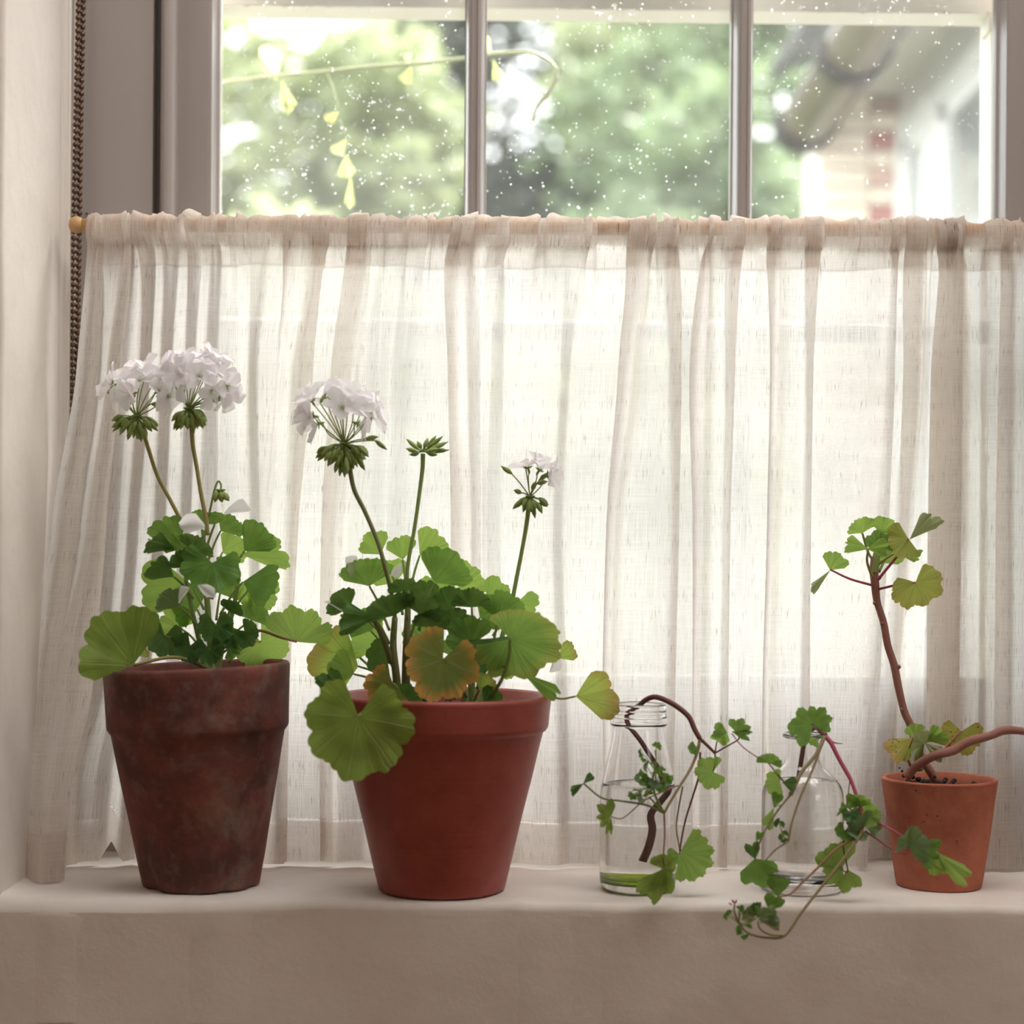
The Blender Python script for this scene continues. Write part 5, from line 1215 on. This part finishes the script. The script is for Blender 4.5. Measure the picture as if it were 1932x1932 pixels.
def tree(label, x, y, h, blobs, n, leaf_s, mt, seed, trunk=.09, group='trees and shrubs in the garden', name='garden_tree', cat='tree'):
    rg = random.Random(seed); root = empty(name, (x, y, GZ), label, cat, group)
    V = []; Fc = []
    tot = sum(b[3] * b[4] * b[5] for b in blobs)
    for bx, by, bz, rx, ry, rz in blobs:
        m = int(n * (rx * ry * rz) / tot)
        for i in range(m):
            # leaves gather in clumps near the outside of each mass of foliage
            u = Vector((rg.gauss(0, 1), rg.gauss(0, 1), rg.gauss(0, 1))).normalized(); q = rg.random() ** .45
            c = Vector((bx + u.x * rx * q, by + u.y * ry * q, bz + u.z * rz * q))
            if noise.noise(c * 2.1 + Vector((seed, 0, 0))) + .25 * noise.noise(c * 5) < -.06: continue
            a = Vector((rg.gauss(0, 1), rg.gauss(0, 1), rg.gauss(0, .5))).normalized() * leaf_s * rg.uniform(.6, 1.3); b = a.orthogonal().normalized()
            b = (b * cos(q * 9) + a.normalized().cross(b) * sin(q * 9)) * leaf_s * .42
            k = len(V); V += [c - a, c + b * 1.0 + Vector((0, 0, .1 * leaf_s)), c + a, c - b + Vector((0, 0, .1 * leaf_s))]; Fc.append((k, k + 1, k + 2, k + 3))
    o = mesh('crown', V, Fc, FOL[mt], smooth=False); o.parent = root; o.location = (0, 0, 0)
    tr = MB(); tr.tube(crom([(0, 0, 0), (.05, .02, h * .25), (-.04, 0, h * .5), (.02, .03, h * .8)], 5), [trunk, trunk * .8, trunk * .5, trunk * .2], 8)
    for b in blobs[:6]: tr.tube(crom([(0, 0, min(h * .35, b[2] * .5)), (b[0] * .5, b[1] * .5, b[2] * .75), (b[0], b[1], b[2])], 4), [trunk * .5, trunk * .15], 6)
    o = tr.obj('trunk', BARK, None, True); o.parent = root
    return root
GG = None
def at(px, py, d): q = P(px, py, d); return q
# left: yellow-green shrub close to the house
x = at(560, 300, 5.5).x
tree('pale yellow-green shrub filling the left pane outside', x, 5.3, 2.9, [(0, 0, 1.0, .95, .6, .9), (-.45, .1, 1.9, .6, .5, .55), (.4, 0, 1.75, .5, .45, .55), (.05, 0, 2.2, .4, .4, .35)], 16000, .06, 0, 3, .03, name='garden_shrub', cat='shrub')
x = at(330, 60, 9).x
tree('feathery yellow-green tree behind the left pane, its top open to the sky', x, 9.5, 5.2, [(0, 0, 3.4, .9, .8, 1.0), (.5, 0, 2.3, .9, .7, .8), (1.0, 0, 3.7, .55, .6, .6), (-.4, 0, 4.6, .5, .6, .5)], 12000, .09, 0, 5, .04)
# dark tree behind the centre pane
x = at(950, 200, 15).x
tree('tall dark green tree behind the middle pane with bright gaps in its crown', x, 15, 8, [(0, 0, 3.9, 1.5, 1.1, 1.5), (-.9, 0, 5.3, .9, .8, .7), (.9, 0, 5.0, .9, .8, .9), (.1, 0, 6.2, 1.3, .8, .7), (.6, 0, 3.2, 1.0, .9, .9)], 14000, .125, 2, 8, .06)
x = at(700, 30, 14).x
tree('dark leafy branch mass at the top right of the left pane', x, 16.9, 7.5, [(0, 0, 5.9, .9, .8, .7), (.5, 0, 6.6, .8, .7, .6), (-.5, 0, 4.2, 1.0, .8, 1.0)], 3800, .105, 2, 11, .12)
# mid green shrubs centre and right
x = at(1270, 300, 8).x
tree('fresh green bush in the lower half of the middle pane', x, 8, 3.5, [(0, 0, 1.5, 1.1, .8, 1.2), (.15, 0, 2.75, .7, .6, .6), (-.7, 0, 1.7, .7, .6, .9), (.3, 0, 3.3, .5, .5, .4)], 13000, .075, 1, 14, .04, name='garden_shrub', cat='shrub')
x = at(1010, 330, 7).x
tree('light green bush low behind the left half of the middle pane', x + .25, 6.35, 2.9, [(0, 0, 1.4, .7, .6, 1.0), (.1, 0, 2.15, .5, .45, .4)], 5200, .06, 0, 17, .05, name='garden_shrub', cat='shrub')
x = at(1420, 150, 11).x
tree('light green tree seen between the middle pane and the neighbouring eaves', x, 11, 5.6, [(0, 0, 2.9, .9, .8, 1.4), (-.6, 0, 4.0, .8, .7, .7), (.2, 0, 4.9, .8, .7, .6), (.9, 0, 3.5, .8, .8, .9)], 9000, .09, 1, 19, .08)
x = at(1180, 100, 13).x
tree('yellow-green treetop at the upper right of the middle pane', x, 12.6, 6.5, [(.1, 0, 4.8, .8, .7, .7), (.7, 0, 5.2, .7, .6, .6)], 3600, .09, 0, 23, .08)
# hedge closing the garden, behind the curtain
hr = empty('garden_hedge', (0, 18.8, GZ), 'long green hedge at the far end of the garden', 'hedge')
rg = random.Random(31); V = []; Fc = []
for i in range(15000):
    c = Vector((rg.uniform(-8, 8), rg.uniform(-.6, .5), rg.uniform(0, 3.4)))
    c.z *= 1 + .12 * noise.noise(Vector((c.x * .8, 0, 0)))
    a = Vector((rg.gauss(0, 1), rg.gauss(0, 1), rg.gauss(0, 1))).normalized() * .13; b = a.orthogonal() * .5
    k = len(V); V += [c - a, c + b, c + a, c - b]; Fc.append((k, k + 1, k + 2, k + 3))
o = mesh('hedge_foliage', V, Fc, FOL[1], smooth=False, kind='stuff'); o.parent = hr
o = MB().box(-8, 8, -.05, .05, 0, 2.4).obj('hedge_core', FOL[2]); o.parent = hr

# ------------------------------------------------------------------ bramble shoot outside the glass
VM = mat_stem('pale_green_shoot', (0.20, 0.235, 0.12), (0.28, 0.28, 0.18))
br = empty('bramble_shoot', P(896, 110, 2.10), 'pale green bramble shoot arching across the two left panes outside', 'branch')
def btube(pts, rad, nm='shoot'):
    v, f = tube_geo(crom([P(*q) for q in pts], 6), rad, 8); return adopt(mesh(nm, v, f, VM), br)
btube([(-330, 2500, 2.5), (-320, 1500, 2.45), (-230, 800, 2.4), (-60, 400, 2.3), (200, 200, 2.2), (330, 172, 2.16), (430, 155, 2.12), (500, 145, 2.10), (600, 136, 2.08), (700, 126, 2.08), (800, 119, 2.08), (880, 110, 2.08), (930, 102, 2.08), (990, 99, 2.08), (1020, 106, 2.08), (1042, 122, 2.08), (1048, 140, 2.08), (1040, 166, 2.08), (1022, 190, 2.08), (1010, 208, 2.08), (1003, 228, 2.08)], [.006, .005, .004, .003, .0022, .0022, .0024, .0026, .0026, .0026, .0030, .0026, .0016])
for a, b in [((1046, 128), (1058, 128)), ((1048, 146), (1062, 148)), ((1030, 180), (1018, 176)), ((1040, 118), (1048, 108))]:
    btube([(a[0], a[1], 2.08), (b[0], b[1], 2.08)], [.0012, .0006], 'thorn')
btube([(617, 138, 2.08), (628, 165, 2.08), (640, 205, 2.08)], .0008, 'leaf_stalk')
btube([(500, 143, 2.09), (515, 150, 2.09)], .0008, 'leaf_stalk')
btube([(640, 225, 2.10), (650, 250, 2.10)], .0006, 'leaf_stalk')
m1 = mat_leaf('bramble_leaf_pale', (0.40, 0.40, 0.24), (0.46, 0.44, 0.29), (0.45, 0.44, 0.34), trans=.6); m2 = mat_leaf('bramble_leaf_peach', (0.40, 0.29, 0.16), (0.39, 0.31, 0.2), (0.4, 0.35, 0.25), trans=.5)
def bl(px, py, r, ang, span, m, roll=0, d=2.09):
    o = leaf_mesh(r * d / F, span, 2, depth=.05, teeth=.03, cup=.1, fold=.15, seed=int(px), mat=m)
    orient(o, P(px, py, d), ang, 10, roll); o.parent = br; o.location = P(px, py, d) - br.location
bl(520, 150, 62, 95, 30, m1, 20, 2.12); bl(532, 150, 70, 285, 16, m1, 0); bl(540, 172, 44, 280, 20, m1, 0); bl(522, 152, 55, 110, 20, m2, -20, 2.14)
bl(640, 210, 34, 222, 26, m2, 10); bl(655, 262, 44, 235, 24, m1); bl(652, 290, 50, 275, 24, m1); bl(662, 330, 70, 268, 10, m1)
bl(776, 124, 40, 250, 24, m1); bl(772, 122, 20, 100, 24, m1); bl(926, 104, 34, 110, 16, m1); bl(930, 110, 48, 285, 16, m1)

# ------------------------------------------------------------------ neighbouring wing of the house
hw = empty('house_wing', (1.0, 4.0, GZ), 'white boarded house wing with brown gutter and brick corner seen through the right pane', 'building')
WH = mat_simple('white_painted_boards', (0.703, 0.719, 0.703), 0.6, 0.05, 3); SO = mat_simple('soffit_cream', (0.669, 0.660, 0.585), 0.6, 0.05, 3)
GU = M('brown_gutter_plastic'); GU = GU.surf(GU.bsdf((0.105, 0.085, 0.055), 0.32, spec=0.6)); GU2 = M('dark_gutter_joint'); GU2 = GU2.surf(GU2.bsdf((0.022, 0.018, 0.018), 0.4, spec=0.4))
WXX = P(1695, 300, 4.6).x; SZ = P(1695, 180, 4.6).z; FX = P(1560, 255, 4.6).x
def hp(mb, nm, mat, par=hw, bevel=0, kind=None): o = mb.obj(nm, mat, par, False, bevel); return o
hp(MB().box(WXX, WXX + .12, 3.45, 4.62, GZ, SZ + .02), 'side_wall', WH)
# boards standing proud of the wall face
for i in range(5): pass
hp(MB().box(FX + .0, WXX + .13, 3.45, 4.90, SZ, SZ + .02), 'soffit', SO)
hp(MB().prism([(FX - .015, SZ - .10), (FX + .01, SZ - .10), (FX + .01, SZ + .09), (FX - .015, SZ + .09)], 0, 1).__class__().box(FX - .015, FX + .01, 3.45, 4.66, SZ - .07, SZ + .12), 'fascia', SO, bevel=.002)
hp(MB().prism([(FX - .10, SZ + .10), (WXX + .25, SZ + .62), (WXX + .25, SZ + .66), (FX - .10, SZ + .14)], 2.0, 4.9, axis='z').__class__().add(
    [(FX - .10, 3.45, SZ + .11), (WXX + 1.3, 3.45, SZ + 1.1), (WXX + 1.3, 4.9, SZ + 1.1), (FX - .10, 4.9, SZ + .11), (FX - .10, 3.45, SZ + .15), (WXX + 1.3, 3.45, SZ + 1.14), (WXX + 1.3, 4.9, SZ + 1.14), (FX - .10, 4.9, SZ + .15)],
    [(0, 3, 2, 1), (4, 5, 6, 7), (0, 1, 5, 4), (1, 2, 6, 5), (2, 3, 7, 6), (3, 0, 4, 7)]), 'roof_slope', GU2)
# half-round gutter with union brackets
gx, gz, gr = P(1517, 246, 4.6).x, P(1517, 246, 4.6).z, .072
v = []; n_ = 14
for y in (3.42, 4.62):
    for rr_ in (gr, gr - .006):
        for k in range(n_ + 1): a = pi * k / n_; v.append((gx - rr_ * cos(a), y, gz - rr_ * sin(a) + .02))
m_ = n_ + 1; f = []
for k in range(n_):
    f += [(k, k + 1, 2 * m_ + k + 1, 2 * m_ + k), (m_ + k, 3 * m_ + k, 3 * m_ + k + 1, m_ + k + 1)]
f += [(0, 2 * m_, 3 * m_, m_), (n_, m_ + n_, 3 * m_ + n_, 2 * m_ + n_)]
gut = adopt(mesh('gutter', v, f, GU), hw)
for y0 in (4.56, 3.93):
    v = []; f = []
    for y in (y0 - .05, y0 + .05):
        for rr_ in (gr + .011, gr - .004):
            for k in range(n_ + 1): a = pi * k / n_; v.append((gx - rr_ * cos(a), y, gz - rr_ * sin(a) + .024))
    for k in range(n_):
        f += [(k, k + 1, 2 * m_ + k + 1, 2 * m_ + k), (m_ + k, 3 * m_ + k, 3 * m_ + k + 1, m_ + k + 1), (k, m_ + k, m_ + k + 1, k + 1), (2 * m_ + k, 2 * m_ + k + 1, 3 * m_ + k + 1, 3 * m_ + k)]
    adopt(mesh('gutter_bracket', v, f, GU2), hw)
v = [(gx, 4.625, gz + .02)] + [(gx - (gr + .006) * cos(pi * k / n_), 4.625, gz + .02 - (gr + .006) * sin(pi * k / n_)) for k in range(n_ + 1)]
v2_ = [(a, 4.64, c) for a, b, c in v]; m2_ = len(v)
f = [(0, k + 1, k) for k in range(1, m2_ - 1)] + [(m2_, m2_ + k, m2_ + k + 1) for k in range(1, m2_ - 1)] + [(k, k + 1, m2_ + k + 1, m2_ + k) for k in range(1, m2_ - 1)]
adopt(mesh('gutter_end_cap', v + v2_, f, GU2, smooth=False), hw)
# brick corner pier at the far end
BX0, BXM = P(1545, 350, 4.6).x, P(1641, 350, 4.6).x
MO = mat_simple('pale_mortar', (0.703, 0.653, 0.569), 0.9, 0.1, 10)
CB = mat_simple('cream_brick', (0.769, 0.686, 0.569), 0.85, 0.08, 12); RB = mat_simple('red_brick', (0.425, 0.170, 0.145), 0.85, 0.2, 12); PB = mat_simple('pinkish_brick', (0.578, 0.391, 0.323), 0.85, 0.15, 12); BB = mat_simple('brown_brick', (0.340, 0.238, 0.153), 0.85, 0.2, 12)
hp(MB().box(BX0 + .004, WXX + .1, 4.612, 4.86, GZ, SZ), 'corner_pier', MO)
ch_ = .0935 * .5; z = SZ; row = 0
fullm = [BB, CB, RB, CB, PB, CB, RB, CB, RB, CB, PB, CB, RB, CB, BB, CB]
bmesh_cache = {}
while z > 1.35 and row < 24:
    z -= ch_
    for (xa_, xb_, mt_) in ((BX0, BXM - .004, CB), (BXM, WXX + .002, fullm[row % 16])):
        j = .003 if (row * 7 + (xa_ > BX0)) % 3 == 0 else 0
        key_ = (mt_.name, xa_)
        if key_ not in bmesh_cache:
            o = MB().box(-(xb_ - xa_) / 2, (xb_ - xa_) / 2, -.02, .02, -ch_ / 2 + .0035, ch_ / 2 - .0035).obj('brick', mt_)
            bm_ = o.modifiers.new('bevel', 'BEVEL'); bm_.width = .003; bm_.segments = 1; bmesh_cache[key_] = o
        else: o = bmesh_cache[key_].copy(); C.objects.link(o)
        o.parent = hw; o.location = Vector(((xa_ + xb_) / 2, 4.612 - j, z + ch_ / 2)) - hw.location
    row += 1
# windows in the side wall: frame, pane and head casing each
GP = M('far_window_glass'); GP = GP.surf(GP.bsdf((0.27, 0.285, 0.28), 0.08, spec=0.8))
for ya, yb, zh in ((3.25, 4.08, P(1790, 200, 4.08).z), (4.22, 4.47, P(1720, 268, 4.47).z)):
    t_ = .03; q = MB()
    q.box(WXX - .03, WXX + .01, ya - t_, yb + t_, zh, zh + .045); q.box(WXX - .03, WXX + .01, yb, yb + t_, 1.2, zh); q.box(WXX - .03, WXX + .01, ya - t_, ya, 1.2, zh)
    fr = hp(q, 'window_frame', WH, bevel=.002)
    hp(MB().box(WXX - .004, WXX + .006, ya + .04, yb - .04, 1.24, zh - .04), 'window_pane', GP)
    q = MB(); q.box(WXX - .016, WXX + .01, ya, ya + .04, 1.2, zh); q.box(WXX - .016, WXX + .01, yb - .04, yb, 1.2, zh); q.box(WXX - .016, WXX + .01, ya, yb, zh - .04, zh)
    if yb - ya > .5: q.box(WXX - .016, WXX + .01, (ya + yb) / 2 - .02, (ya + yb) / 2 + .02, 1.2, zh)
    hp(q, 'window_sash', WH, bevel=.002)
